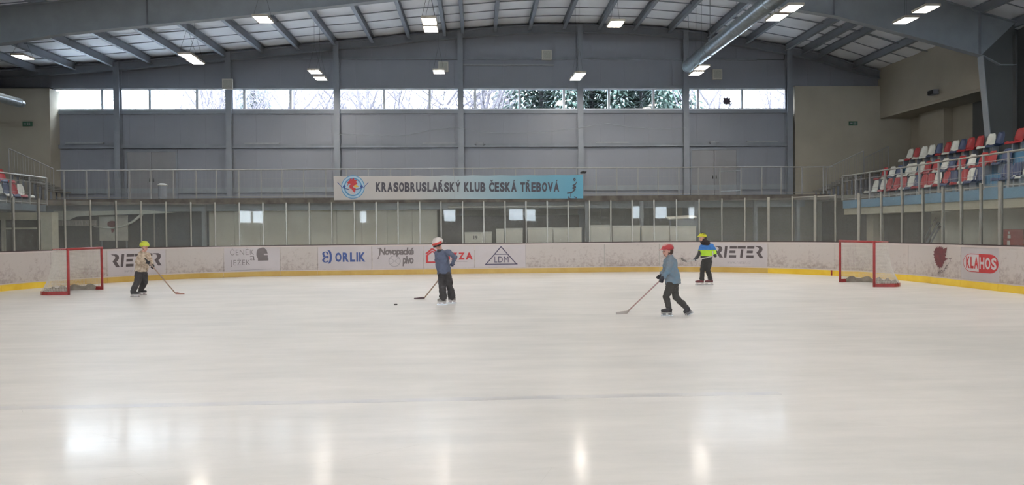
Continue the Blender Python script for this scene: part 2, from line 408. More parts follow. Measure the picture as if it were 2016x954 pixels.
# Cenek a Jezek
f3 = film(441, 551)
fn = bpx(441, 485, 551, 536)
print_part('lettering', fn, [], print_grey, f3, .008, texts=[('ČENĚK', .11, .68, .53, .97, -.012, 0, 1.1), ('a', .46, .47, .55, .64, -.008, 0, 1), ('JEŽEK', .11, .22, .46, .55, -.012, 0, 1.1)])
print_part('small_print', fn, stroke([(.12, .09), (.84, .12)], .02), light_grey_print, f3, .008)
print_part('helmet_emblem', fn, [circ(.675, .70, .10, .24, 24, math.pi*.35, math.pi*1.65)+[(.70, .66), (.78, .66), (.78, .5), (.70, .50)], [(.60, .9), (.70, .97), (.76, .86), (.78, .72), (.66, .72), (.58, .8)], [(.60, .45), (.79, .45), (.79, .56), (.60, .56)]], print_grey, f3, .008)
# Orlik
f4 = film(626, 732); fn = bpx(636, 491, 722, 519)
print_part('lettering', fn, [], print_blue, f4, .008, texts=[('#ORLIK', .28, .14, .97, .80, .045, 0, 1.0)])
k = 24; asp = (722-636)/(519-491)
polys = stroke([(.055+.05*math.cos(t), .72+.05*asp*.9*math.sin(t)) for t in [math.pi*(-.1+1.5*i/10) for i in range(11)]][::1], .045)
polys += stroke([(.125+.055*math.cos(t), .5+.5*.9*math.sin(t)) for t in [math.pi*(.5-i/10) for i in range(11)]], .05)
polys += stroke([(.06+.055*math.cos(t), .28+.055*asp*.9*math.sin(t)) for t in [math.pi*(.6+1.3*i/10) for i in range(11)]], .045)
polys += [circ(.10, .50, .03, .10, 12), [(0, .60), (.08, .52), (.06, .44), (0, .50)]]
print_part('bird_emblem', fn, polys, print_blue, f4, .008)
print_part('registered_mark', fn, [], light_grey_print, f4, .008, rings=[(.99, .80, .012, .007, asp, 12)])
# Novopacke pivo
f5 = film(733, 834); fn = bpx(744, 487, 815, 524)
print_part('lettering', fn, stroke([(0, .98), (.06, .92), (.05, .62), (.0, .40)], .025), print_grey, f5, .008, texts=[('Novopacké', .03, .50, 1, 1.0, .04, .12, .88), ('pivo', .68, .0, .99, .56, .045, .1, .88)])
print_part('round_emblem', fn, stroke([(.30, .28), (.62, .28)], .02)+stroke([(.34, .10), (.58, .46)], .02)+stroke([(.34, .46), (.58, .10)], .02), light_grey_print, f5, .008, rings=[(.46, .28, .17, .145, 1.8, 28)])
# house logo + ZZA
f6 = film(835, 934); fn = bpx(838, 486, 932, 518)
print_part('house_emblem', fn, stroke([(.02, .62), (.14, .92), (.24, .70)], .05)+stroke([(.03, .08), (.03, .50), (.14, .76), (.21, .62)], .045)+stroke([(.03, .08), (.22, .08)], .1), print_red, f6, .008)
print_part('lettering', fn, [], print_red, f6, .008, texts=[('#PIZZA', .32, .22, .985, .66, .045, 0, 1.1)])
print_part('small_print', fn, stroke([(.62, .10), (.86, .10)], .03), light_grey_print, f6, .008)
# LDM
f7 = film(935, 1035); fn = bpx(955, 484, 1018, 521)
print_part('triangle', fn, stroke([(.02, .03), (.5, .97)], .035)+stroke([(.5, .97), (.98, .03)], .035)+stroke([(0, .035), (1, .035)], .05)+stroke([(.29, .56), (.71, .56)], .03), print_navy, f7, .008)
print_part('lettering', fn, [], print_navy, f7, .0085, texts=[('LDM', .29, .13, .73, .44, .0, 0, 1.1)])
# torn red animal head decal and scribbled letters
fn = bpx(1838, 482, 1872, 542)
rnd = random.Random(3); outl = []
for i in range(44):
    a = 2*math.pi*i/44; r = 1+(.10 if i % 2 else -.06); r *= 1+.08*math.sin(3*a)
    outl.append((.37+.33*r*math.cos(a), .62+.34*r*math.sin(a)))
lion = empty('animal_head_decal', (0, 0, 0)); lion.parent = boards
print_part('head_shape', fn, [outl, [(.55, .86), (.80, .93), (.74, .72)], [(.62, .6), (.9, .56), (.62, .48)]], mat('faded_red_print', (122, 62, 66), .6, scale=8, rgb2=(100, 60, 64)), lion, .005)
print_part('lettering', fn, [], dark_t, lion, .008, texts=[('H', .28, .03, .38, .15, .02, .3, 1), ('O', .44, .08, .55, .19, .02, .3, 1), ('K', .60, .15, .72, .26, .02, .3, 1), ('E', .70, .24, .82, .34, .02, .3, 1), ('J', .80, .33, .9, .43, .02, .3, 1), ('T', .90, .46, 1.06, .58, .0, 0, 1)])
# KLAHOS
f8 = film(1892, 1988, m=mat('grey_advert_film', (188, 181, 183), .5, scale=1)); fn = bpx(1897, 498, 1979, 538)
def rr(u0, v0, u1, v1, n=10, asp=82/40):
    ry = (v1-v0)/2; rx = ry/asp; cy = (v0+v1)/2
    return [(u1-rx+rx*math.cos(t), cy+ry*math.sin(t)) for t in [-math.pi/2+math.pi*i/n for i in range(n+1)]]+[(u0+rx+rx*math.cos(t), cy+ry*math.sin(t)) for t in [math.pi/2+math.pi*i/n for i in range(n+1)]]
def shear(fn_, k=-.09):
    return lambda u, v, off: fn_(u, v+0, off)
print_part('red_outline', fn, [rr(0, .04, 1, .96)], print_red, f8, .006)
hl = [q for q in rr(.014, .075, .986, .925) if q[0] < .46]+[(.46, .075), ]
hl = [(.46, .925)]+hl
print_part('white_half', fn, [hl], ad_w, f8, .008)
print_part('red_letters', fn, [], print_red, f8, .010, texts=[('#KLA', .09, .22, .45, .80, .04, 0, 1.0)])
print_part('white_letters', fn, [], ad_w, f8, .010, texts=[('#HOS', .48, .22, .95, .80, .035, 0, 1.0)])
film(1988, 2060)
# scuff marks already in the board material; panel joints = gaps
for px in (1190, 1298):
    band(MB(), Bs(px)-.012, Bs(px)+.012, .22, ZB-.06, .001, .004).build('joint_strip', alu, boards)

rebase(boards)
# ------------------------------------------------------------------ plexiglass and posts
shield = empty('rink_glass', (0, RY, 0), 'clear plexiglass panes in aluminium posts standing on the rink boards', 'glass screen')
post_px = [-22, 29.5, 79, 130, 180, 230, 279, 328, 376.5, 424, 471.5, 518, 563.7, 608.7, 653, 697.4, 740.6, 783.7, 826.5, 868.5, 911, 952.6, 994.6, 1036, 1077.6, 1119, 1161, 1203, 1245, 1288, 1332, 1376.6, 1421, 1466, 1512.5, 1558.8, 1603.5, 1643, 1688.8, 1732, 1773, 1813.5, 1852.5, 1888.7, 1927, 1964, 2000]
ps = [Bs(p, 1.9) for p in post_px]
d0 = 1.1
ps = [ps[0]-d0*i for i in range(8, 0, -1)]+ps+[ps[-1]+d0*i for i in range(1, 12)]
ps = [s for s in ps if .2 < s < LEN-.2]
wide = {round(Bs(p, 1.9), 3) for p in (1512.5, 1603.5, 1688.8)}
ZG0, ZG1 = ZB+.03, 2.78
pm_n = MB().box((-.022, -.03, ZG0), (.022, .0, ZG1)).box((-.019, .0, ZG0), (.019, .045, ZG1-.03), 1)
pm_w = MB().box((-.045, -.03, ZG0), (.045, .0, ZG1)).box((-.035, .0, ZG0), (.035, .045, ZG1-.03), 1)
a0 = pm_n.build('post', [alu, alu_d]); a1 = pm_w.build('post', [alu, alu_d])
for s in ps:
    p, nn = B(s); o = (a1 if round(s, 3) in wide else a0); c = bpy.data.objects.new('post', o.data); C.objects.link(c); c.parent = shield
    c.location = (p.x-nn.x*.055, p.y-nn.y*.055, 0); c.rotation_euler = (0, 0, math.atan2(nn.x, -nn.y))
bpy.data.objects.remove(a0); bpy.data.objects.remove(a1)
rp = random.Random(11)
for s0, s1 in zip(ps, ps[1:]):
    p0, n0 = B(s0); p1, n1 = B(s1); p0 = p0-n0*.055; p1 = p1-n1*.055
    mid = (p0+p1)/2; L = (p1-p0).length-.03; ang = math.atan2(p1.y-p0.y, p1.x-p0.x)
    tilt = rp.gauss(0, .004); tx = rp.gauss(0, .003)
    o = MB().add([(-L/2, 0, ZG0), (L/2, 0, ZG0), (L/2, 0, ZG1-.05), (-L/2, 0, ZG1-.05)], [(0, 1, 2, 3)]).build('glass_pane', plexi, shield)
    md = o.modifiers.new('s', 'SOLIDIFY'); md.thickness = .012; md.offset = 0
    o.location = (mid.x, mid.y, 0); o.rotation_euler = (tx*.3, 0, ang+tilt)
for a, b in ((1558.8, 1600), (1608, 1643)):
    band(MB(), Bs(a, 1.9), Bs(b, 1.9), 2.72, 2.755, -.075, -.035).build('door_top_rail', alu, shield)
rebase(shield)

# ------------------------------------------------------------------ far wall
XCL, XCR = P(104, 300, YW).x, P(1557, 300, YW).x
wb = empty('wall_back', (0, YW, 0)); struct(wb, 'grey metal clad end wall with a strip of windows', 'wall')
bk = MB(); Yb = YW+.08
bk.box((XL-.3, Yb, -.03), (XR+3, Yb+.15, ZS)); bk.box((XL-.3, Yb, ZS), (XCL, Yb+.15, ZT)); bk.box((XCR, Yb, ZS), (XR+3, Yb+.15, ZT))
xs = [XL-.3+i*.6 for i in range(int((XR+3-XL)/.6)+2)]
for a, b in zip(xs, xs[1:]):
    za, zb = roofz(a)+.35, roofz(b)+.35
    bk.add([(a, Yb, ZT), (b, Yb, ZT), (b, Yb, zb), (a, Yb, za), (a, Yb+.15, ZT), (b, Yb+.15, ZT), (b, Yb+.15, zb), (a, Yb+.15, za)],
           [(0, 1, 2, 3), (4, 7, 6, 5), (0, 4, 5, 1), (3, 2, 6, 7)])
bk.build('backing', clad_d, wb)
zr = [(-.02, 2.9, clad_low), (3.0, 5.52, clad), (5.66, ZS-.12, clad), (ZT+.1, 9.62, clad)]
npan = 30; wpan = (XCR-XCL)/npan
for z0, z1, mm in zr:
    nm = 'cladding_panel'
    for i in range(npan):
        a = XCL+i*wpan+.0015; b = a+wpan-.003
        zt = min(z1, roofz((a+b)/2)-.05)
        if z0 > 8 :
            za, zb = min(z1, roofz(a)-.02), min(z1, roofz(b)-.02)
        else: za = zb = z1
        y0 = YW+.0; y1 = Yb
        MB().add([(a, y0, z0), (b, y0, z0), (b, y1, z0), (a, y1, z0), (a, y0, za), (b, y0, zb), (b, y1, zb), (a, y1, za)],
                 [(0, 3, 2, 1), (4, 5, 6, 7), (0, 1, 5, 4), (1, 2, 6, 5), (2, 3, 7, 6), (3, 0, 4, 7)]).build(nm, mm, wb)
npan2 = 36; w2 = (XR-XL)/npan2
for i in range(npan2):                                  # gable row under the roof
    a = XL+i*w2+.0015; b = a+w2-.003
    if a < XCL < b: b = XCL
    if a < XCR < b: a = XCR
    z0 = 9.66 if (a > XCL and b < XCR) else ZT+.05
    if roofz(a)-.02 < z0 + .1 or roofz(b)-.02 < z0+.1: continue
    MB().add([(a, YW, z0), (b, YW, z0), (b, Yb, z0), (a, Yb, z0), (a, YW, roofz(a)-.02), (b, YW, roofz(b)-.02), (b, Yb, roofz(b)-.02), (a, Yb, roofz(a)-.02)],
             [(0, 3, 2, 1), (4, 5, 6, 7), (0, 1, 5, 4), (1, 2, 6, 5), (2, 3, 7, 6), (3, 0, 4, 7)]).build('cladding_panel', clad, wb)
# girts, sill rail
for z, h, d in ((5.59, .12, .14), (9.64, .08, .08)):
    x0, x1 = (XCL, XCR) if z < 8 else (-13.5, 13.3)
    MB().box((x0, YW-d, z-h/2), (x1, YW, z+h/2)).build('girt', steel, wb)
    MB().box((x0, YW-d, z+h/2-.02), (x1, YW-d+.02, z+h/2+.05)).build('girt_lip', steel, wb)
MB().box((XCL, YW-.06, 3.48), (XCR, YW, 3.72)).build('base_trim', steel_d, wb)
MB().box((XCL, YW-.10, ZS-.18), (XCR, YW, ZS-.05)).build('sill_rail', steel, wb)
MB().box((XCL, YW-.08, ZT+.02), (XCR, YW, ZT+.14)).build('head_rail', steel, wb)
col_px = [234, 453, 665, 908, 1143, 1350, 1553]
colX = [P(p, 300, YW-.15).x for p in col_px]
for x in colX:
    zt = roofz(x)-.15
    c = MB().box((x-.13, YW-.32, 0), (x+.13, YW-.29, zt)).box((x-.13, YW-.05, 0), (x+.13, YW-.02, zt)).box((x-.012, YW-.29, 0), (x+.012, YW-.05, zt)).build('wall_column', steel)
    struct(c, 'grey steel column against the far wall', 'column')
# raking gable rafter under the roof
gr = MB(); xs = [XL+i*.8 for i in range(int((XR-XL)/.8)+1)]+[XR]
for a, b in zip(xs, xs[1:]):
    for (o0, o1, ya_, yb_) in ((-.50, -.46, YW-.26, YW-.02), (-.46, -.17, YW-.15, YW-.13), (-.17, -.13, YW-.26, YW-.02)):
        za, zb = roofz(a), roofz(b)
        gr.add([(a, ya_, za+o0), (b, ya_, zb+o0), (b, yb_, zb+o0), (a, yb_, za+o0), (a, ya_, za+o1), (b, ya_, zb+o1), (b, yb_, zb+o1), (a, yb_, za+o1)],
               [(0, 3, 2, 1), (4, 5, 6, 7), (0, 1, 5, 4), (2, 3, 7, 6)])
gr.build('gable_rafter', steel, wb)
rebase(wb)
# windows
mull = [107, 202, 234, 295.5, 388.5, 453, 481.5, 572.5, 665, 756.5, 846, 908, 935.5, 1022.5, 1110, 1143, 1198.5, 1286, 1350, 1374, 1461, 1549]
mull = [107, 202, 295.5, 388.5, 481.5, 572.5, 665, 756.5, 846, 935.5, 1022.5, 1110, 1198.5, 1286, 1374, 1461, 1549]
mx = [P(p, 197, YW).x for p in mull]
for i, (a, b) in enumerate(zip(mx, mx[1:])):
    t = .055; wn = empty('window_%d' % (i+1), (a, YW, ZS)); struct(wn, 'white framed window pane number in the high strip of the far wall', 'window')
    f = MB().box((0, -.05, -.02), (b-a, .06, t)).box((0, -.05, ZT-ZS-t), (b-a, .06, ZT-ZS+.02)).box((0, -.05, t), (t, .06, ZT-ZS-t)).box((b-a-t, -.05, t), (b-a, .06, ZT-ZS-t))
    f.build('window_frame', white_fr, wn)
    MB().box((t, .0, t), (b-a-t, .012, ZT-ZS-t)).build('pane', wglass, wn)
    MB().box((-.0, -.09, -.08), (b-a, .0, -.025)).build('window_sill', steel, wn)
    del wn['label']
    wn['label'] = 'high strip window on the far wall showing ' + ('blown out white sky' if i < 3 else 'bare branches' if i < 9 else 'snowy green spruce' if i < 13 else 'bare branches beside the corner')
# emblem stuck on the window
fnW = lambda u, v, off: (P(1421+20*u, 208-20*v, YW-.06).x, YW-.055, P(1421+20*u, 208-20*v, YW-.06).z)
out = []
for i in range(24):
    a = 2*math.pi*i/24; r = [.44, .34, .40, .52, .38, .36][i % 6]
    out.append((.5+r*math.cos(a), .45+r*.9*math.sin(a)))
n = len(out); v0 = [fnW(u, v, 0) for u, v in out]; v1 = [(a, b+.006, c) for a, b, c in v0]
o = MB().add(v0+v1, [tuple(range(n)), tuple(range(2*n-1, n-1, -1))]+[(i, (i+1) % n, n+(i+1) % n, n+i) for i in range(n)]).build('window_decal', mat('dark_decal', (62, 48, 62), .6))
tag(o, 'dark ragged round animal emblem stuck on a high window', 'decal')

# ------------------------------------------------------------------ cream corner walls and side walls
zc = P(1650, 169, YW-.2).z
struct(MB().box((XCR+.12, YW-.20, 0), (XR+1.6, YW-.0, zc)).build('wall_back_right', cream), 'cream end wall right of the window strip', 'wall')
struct(MB().box((XL, YW-.75, 0), (P(101, 300, YW-.7).x, YW+.08, P(60, 174, YW-.75).z)).build('wall_back_left', cream), 'cream wall block left of the window strip', 'wall')
YC = 26.6
struct(MB().box((XR, YC, 6.9), (XR+.3, YW+.1, 9.3)).build('wall_right_upper', cream), 'cream upper band of the right side wall', 'wall')
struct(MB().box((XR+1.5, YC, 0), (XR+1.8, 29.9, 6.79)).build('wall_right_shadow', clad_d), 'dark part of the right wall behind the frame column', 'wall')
wr = MB().box((XR+1.5, 29.9, 0), (XR+1.8, YW, 7.0)).box((XR+1.1, 31.2, 2.5), (XR+1.5, 33.0, 6.9)).box((XR+.02, YC, 6.8), (XR+1.6, YW, 6.9))
struct(wr.build('wall_right', cream), 'recessed cream right side wall behind the stand', 'wall')
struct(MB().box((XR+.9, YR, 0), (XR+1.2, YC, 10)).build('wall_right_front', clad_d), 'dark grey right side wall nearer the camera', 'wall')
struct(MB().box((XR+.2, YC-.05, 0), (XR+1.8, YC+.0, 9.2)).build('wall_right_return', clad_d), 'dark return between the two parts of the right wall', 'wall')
struct(MB().box((XL-.3, YR, 0), (XL, YW, 9.6)).build('wall_left', mat('grey_left_wall', (104, 104, 100), .8, scale=.8)), 'grey left side wall', 'wall')
# rear wall behind the camera with low windows and an added high row
rw = MB(); wins = [(-3.4, -2.0), (3.9, 5.6), (5.7, 7.4), (-13, -12.2)]
zz0, zz1 = 2.7, 4.1
edges = sorted(set([XL]+[e for w_ in wins for e in w_]+[XR+1.2]))
rw.box((XL, YR-.2, -.03), (XR+1.2, YR, zz0)).box((XL, YR-.2, zz1), (XR+1.2, YR, 6.4)).box((XL, YR-.2, 8.3), (XR+1.2, YR, 11.6)).box((XL, YR-.2, 6.4), (-20, YR, 8.3)).box((17, YR-.2, 6.4), (XR+1.2, YR, 8.3))
for i in range(12):  # unseen window row added to bring more daylight into the hall
    a = -20+37*i/12; wn = empty('window_%d' % (50+i), (a, YR-.1, 6.4)); struct(wn, 'unseen high window added for daylight behind the camera', 'window'); b = 37/12
    MB().box((0, -.05, 0), (b, .05, .06)).box((0, -.05, 1.84), (b, .05, 1.9)).box((0, -.05, .06), (.06, .05, 1.84)).box((b-.06, -.05, .06), (b, .05, 1.84)).build('window_frame', white_fr, wn)
    MB().box((.06, 0, .06), (b-.06, .01, 1.84)).build('pane', wglass, wn)
for a, b in zip(edges, edges[1:]):
    if not any(abs(a-w_[0]) < 1e-6 for w_ in wins): rw.box((a, YR-.2, zz0), (b, YR, zz1))
struct(rw.build('wall_front', clad), 'grey wall behind the camera with a few windows', 'wall')
for i, (a, b) in enumerate(wins):
    wn = empty('window_%d' % (30+i), (a, YR-.1, zz0)); struct(wn, 'window in the wall behind the camera', 'window')
    MB().box((0, -.03, 0), (b-a, .03, .07)).box((0, -.03, zz1-zz0-.07), (b-a, .03, zz1-zz0)).box((0, -.03, 0), (.07, .03, zz1-zz0)).box((b-a-.07, -.03, 0), (b-a, .03, zz1-zz0)).build('window_frame', white_fr, wn)
    MB().box((.07, 0, .07), (b-a-.07, .01, zz1-zz0-.07)).build('pane', wglass, wn)
# ------------------------------------------------------------------ ceiling: foil panels, purlins, frames
ceil = empty('ceiling', (0, 0, 0)); struct(ceil, 'white foil roof lining between grey steel purlins', 'ceiling')
pur_px = [4, 75, 151, 228, 300, 373, 446, 520, 590, 662, 735, 807, 877, 912, 975, 1043, 1110, 1178, 1247, 1315, 1392, 1468, 1545, 1578, 1610, 1677, 1737]
pX = [P(p, 120, YW).x for p in pur_px]
def zoff(x): return roofz(x)
edgesX = [XL-.3]+pX+[XR+1.9]
for a, b in zip(edgesX, edgesX[1:]):
    vs = []; fs = []; NX = 4; ys = []
    y = YR
    while y < YW+.05:
        ys.append(y); y += .3
    ys.append(YW+.08)
    for iy, y in enumerate(ys):
        ph = ((YW-y)/1.2) % 1.0
        for ix in range(NX+1):
            u = ix/NX; x = a+(b-a)*u
            sag = .07*math.sin(math.pi*u)*(math.sin(math.pi*ph)**.5 if 0 < ph < 1 else 0)
            vs.append((x, y, zoff(x)-sag+.01))
    for iy in range(len(ys)-1):
        for ix in range(NX):
            q = iy*(NX+1)+ix; fs.append((q, q+1, q+NX+2, q+NX+1))
    MB().add(vs, fs).build('roof_panel', foil, ceil, smooth=True)
    st = MB(); y = YW-1.2
    while y > 6:
        st.add([(a, y-.02, zoff(a)-.02), (b, y-.02, zoff(b)-.02), (b, y+.02, zoff(b)-.02), (a, y+.02, zoff(a)-.02), (a, y-.02, zoff(a)+.02), (b, y-.02, zoff(b)+.02), (b, y+.02, zoff(b)+.02), (a, y+.02, zoff(a)+.02)],
               [(0, 3, 2, 1), (4, 5, 6, 7), (0, 1, 5, 4), (2, 3, 7, 6)]); y -= 1.2
    st.build('seam_strips', steel, ceil)
# outer roof deck (opaque to the sky)
dk = MB()
for a, b in zip(edgesX, edgesX[1:]):
    dk.add([(a, YR-.3, zoff(a)+.15), (b, YR-.3, zoff(b)+.15), (b, YW+.4, zoff(b)+.15), (a, YW+.4, zoff(a)+.15), (a, YR-.3, zoff(a)+.25), (b, YR-.3, zoff(b)+.25), (b, YW+.4, zoff(b)+.25), (a, YW+.4, zoff(a)+.25)],
           [(0, 3, 2, 1), (4, 5, 6, 7), (0, 1, 5, 4), (2, 3, 7, 6), (1, 2, 6, 5), (3, 0, 4, 7)])
dk.build('roof_deck', clad_d, ceil)
for x in pX:
    z = zoff(x)-.02; h = .30
    MB().box((x-.075, YR, z-.02), (x+.075, YW-.02, z)).box((x-.012, YR, z-h), (x+.012, YW-.02, z-.02)).box((x-.075, YR, z-h-.02), (x+.075, YW-.02, z-h)).build('purlin', steel, ceil)
brd = MB()
for a, b in zip(pX, pX[1:]):
    for y in (YF+5.2,):
        brd.add([(a, y-.02, zoff(a)-.12), (b, y-.02, zoff(b)-.12), (b, y+.02, zoff(b)-.12), (a, y+.02, zoff(a)-.12), (a, y-.02, zoff(a)-.08), (b, y-.02, zoff(b)-.08), (b, y+.02, zoff(b)-.08), (a, y+.02, zoff(a)-.08)],
                [(0, 3, 2, 1), (4, 5, 6, 7), (0, 1, 5, 4), (2, 3, 7, 6)])
brd.build('bridging_rod', steel_d, ceil)
# portal frames
low_px = [(-160, 110), (0, 88), (126, 68), (292, 52), (500, 31), (600, 20), (777, 0), (1000, -26), (1250, -30), (1420, -5), (1584, 24), (1638, 32), (1807, 77), (1955, 118)]
low = [(P(a, b, YF).x, P(a, b, YF).z) for a, b in low_px]
low = [(XL+1.2, low[0][1]-.5)]+[q for q in low if q[0] > XL+2]
low.append((low[-1][0]+.05, low[-1][1]-.2))
def lowz(x):
    if x <= low[0][0]: return low[0][1]
    for (x0, z0), (x1, z1) in zip(low, low[1:]):
        if x <= x1: return z0+(z1-z0)*(x-x0)/max(x1-x0, 1e-6)
    return low[-1][1]
for k, yf in enumerate((YF, YF-9.1, YF-18.2)):
    fr = empty('portal_frame', (0, yf, 0)); struct(fr, 'deep grey steel roof beam spanning the hall', 'beam')
    xs = [XL+1.1+i*.7 for i in range(int((17.75-XL-1.1)/.7)+1)]+[17.9, 18.5, 19.1]
    def slab(mb, ztop, zbot, y0, y1):
        for a, b in zip(xs, xs[1:]):
            mb.add([(a, y0, zbot(a)), (b, y0, zbot(b)), (b, y1, zbot(b)), (a, y1, zbot(a)), (a, y0, ztop(a)), (b, y0, ztop(b)), (b, y1, ztop(b)), (a, y1, ztop(a))],
                   [(0, 3, 2, 1), (4, 5, 6, 7), (0, 1, 5, 4), (2, 3, 7, 6)])
        return mb
    top = lambda x: roofz(x)-.36
    bot = lambda x: min(lowz(x), top(x)-.5)
    slab(MB(), lambda x: top(x)-.02, lambda x: bot(x)+.02, -.008, .008).build('beam_web', steel_d, fr)
    slab(MB(), top, lambda x: top(x)-.025, -.14, .14).build('top_flange', steel_d, fr)
    slab(MB(), lambda x: bot(x)+.025, bot, -.14, .14).build('bottom_flange', steel_d, fr)
    for sx in (P(291, 30, YF).x, -3.5, 5.0, P(1640, 20, YF).x+0, 17.8):
        MB().box((sx-.01, -.13, bot(sx)+.02), (sx+.01, .13, top(sx)-.02)).build('stiffener', steel, fr)
    # tapered columns
    zk = bot(17.8)
    MB().add([(17.85, -.14, zk), (17.88, -.14, zk), (18.63, -.14, 0), (18.60, -.14, 0), (17.85, .14, zk), (17.88, .14, zk), (18.63, .14, 0), (18.60, .14, 0)],
             [(0, 1, 2, 3), (4, 7, 6, 5), (0, 3, 7, 4), (1, 5, 6, 2), (0, 4, 5, 1), (3, 2, 6, 7)]).add([(17.86, -.010, zk), (19.1, -.010, roofz(19.1)-.4), (19.1, -.010, 0), (18.6, -.010, 0), (17.86, .010, zk), (19.1, .010, roofz(19.1)-.4), (19.1, .010, 0), (18.6, .010, 0)],
             [(0, 1, 2, 3), (4, 7, 6, 5), (0, 3, 7, 4), (1, 5, 6, 2)], 1).box((19.05, -.14, 0), (19.1, .14, 8.4), 1).build('column', [steel_d, clad_d], fr)  # web and outer flange take a darker colour that stands for shade
    MB().box((XL+.15, -.14, 0), (XL+.2, .14, 8.9)).box((XL+.2, -.008, 0), (XL+1.1, .008, 8.8)).box((XL+1.1, -.14, 0), (XL+1.15, .14, 8.5)).build('column', steel_d, fr)
# ------------------------------------------------------------------ LED lamps
lamp_e = mat('lamp_diffuser', (255, 250, 240), .5, emit=(1, .925, .83, LAMP))
hous = mat('lamp_housing', (196, 186, 172), .4, .2)
cab = mat('thin_cable', (90, 92, 96), .5)
def lamp(x, y, z, label, group=None, n=4):
    t = empty('ceiling_lamp', (x, y, z), label, 'lamp', group)
    MB().box((-.235, -.36, .0), (.235, -.335, .06)).box((-.235, .335, 0), (.235, .36, .06)).box((-.235, -.335, 0), (-.21, .335, .06)).box((.21, -.335, 0), (.235, .335, .06)).box((-.235, -.36, .06), (.235, .36, .075)).build('housing', hous, t)
    MB().box((-.205, -.33, .005), (.205, .33, .03)).build('diffuser', lamp_e, t)
    zc_ = roofz(x)-.05-z
    MB().tube([(-.2, -.28, .075), (-.02, 0, min(1.0, zc_*.6)), (0, 0, zc_)], .005, 4).tube([(.2, .28, .075), (.02, 0, min(1.0, zc_*.6))], .005, 4).build('cable', cab, t)
    return t
ZL = CAMZ+6.5
seen = [((45, 113), 'white LED panel lamp at the far left under the roof'),
 ((370, 111), 'nearer lamp of the pair above the second left window'), ((385, 122), 'farther lamp of the pair above the second left window'),
 ((518, 39), 'single square LED lamp against the big beam left of the middle'),
 ((620, 142), 'upper lamp of the pair hanging left of the fourth wall column'), ((631, 155), 'lower lamp of the pair hanging left of the fourth wall column'),
 ((845, 42), 'upper of the two large square lamps at the top middle'), ((848, 58), 'lower of the two large square lamps at the top middle'),
 ((864, 142), 'small LED lamp in front of a white square wall box above the banner'),
 ((1212, 48), 'single large LED lamp at the top right of the middle'),
 ((1141, 147), 'upper lamp of the pair hanging by the column right of the banner'), ((1134, 155), 'lower lamp of the pair hanging by the column right of the banner'),
 ((1382, 134), 'upper lamp of the pair below the end of the round duct'), ((1371, 145), 'lower lamp of the pair below the end of the round duct'),
 ((1558, 17), 'upper lamp of the pair beside the near part of the round duct'), ((1530, 35), 'lower lamp of the pair beside the near part of the round duct'),
 ((1823, 19), 'rightmost lamp at the top right corner'), ((1783, 41), 'lamp left of and below the rightmost lamp')]
for (px, py), lb_ in seen:
    q = G(px, py, ZL); lamp(q.x, q.y, ZL, lb_, 'LED panel lamps hanging under the roof')
for row in (-16.7, -10.9, -6.6, -1.6, 4.1, 9.2, 13.4):
    for y in (15.0, 7.4, 0, -7.5, -15, -22):
        lamp(row, y, ZL, 'LED panel lamp above the near ice, outside the picture', 'lamps above the near ice')
# ------------------------------------------------------------------ ducts
def duct(name, x, z, r, y0, y1, label, hang, step=3):
    t = empty(name, (x, y1, z), label, 'duct')
    b_ = MB().tube([(0, 0, 0), (0, -.02, 0), (0, -.25, 0), (0, y0-y1, 0)], [r*.55, r*.8, r, r], 24).build('pipe', galv, t, smooth=False)
    b_.data.polygons.foreach_set('use_smooth', [len(p.vertices) == 4 for p in b_.data.polygons])
    y = -.25
    while y > y0-y1:
        MB().tube([(0, y, 0), (0, y-.05, 0)], r+.015, 24).build('joint_band', galv, t)
        if hang:
            MB().tube([(0, y-.02, r), (0, y-.02, roofz(x)-z-.03)], .012, 6).box((-.06, y-.06, r), (.06, y+.02, r+.12)).build('hanger', steel_d, t)
        y -= step
    return t
e = G(1352, 132, 8.75)
duct('air_duct', e.x, 8.75, .27, 2, e.y, 'round galvanised air duct hanging under the roof on the right', True)
e = P(44, 204, 29.5)
duct('air_duct', e.x, e.z, .17, 18, 29.5, 'thin round air duct end at the left edge below the roof', False)
# ------------------------------------------------------------------ gallery
YG = 30.0
gd = empty('gallery_deck', (0, YG, 0)); struct(gd, 'concrete gallery deck above the far boards', 'gallery')
MB().box((XL, 0, 2.86), (XR+1.4, YW-YG, 3.0)).build('slab', concrete, gd)
MB().box((-18.4, -.06, 2.80), (14.6, .0, 3.03)).build('edge_beam', mat('rusty_grey_edge', (112, 106, 98), .8, scale=3, rgb2=(86, 80, 76)), gd)
for x in [P(p, 430, YG+.5).x for p in (1155, 1263, 1370, 1487, 1570, 402)]:
    MB().box((x-.07, .42, -.03), (x+.07, .58, 2.86)).build('support_post', steel_d, gd)
MB().box((-18, .9, 2.55), (14, 1.1, 2.86)).build('cross_beam', steel_d, gd)
MB().tube([(-1.2, .35, 2.62), (4.4, .35, 2.62)], .05, 10).build('pipe', alu, gd)
rail_m = mat('grey_rail_paint', (150, 150, 148), .5)
rg = empty('gallery_railing', (0, YG-.0, 3.0), 'grey railing with wire mesh along the gallery edge', 'railing')
x0, x1 = P(112, 350, YG).x, P(1640, 350, YG).x
MB().tube([(x0, 0, 1.17), (x1, 0, 1.17)], .025, 8).build('top_rail', rail_m, rg)
MB().box((x0, -.01, .08), (x1, .01, .11)).build('bottom_rail', rail_m, rg)
gp = [126, 170, 213.5, 255, 297, 341, 386, 426, 470, 514, 555, 598, 641, 682, 725, 769, 808.5, 850.5, 893, 931, 973, 1015, 1052.5, 1094, 1135, 1173.5, 1214.5, 1256, 1295.5, 1336.5, 1375, 1417.5, 1459, 1500, 1538, 1579, 1621]
pmsh = MB().box((-.022, -.02, .0), (.022, .02, 1.16)).build('post', rail_m, rg)
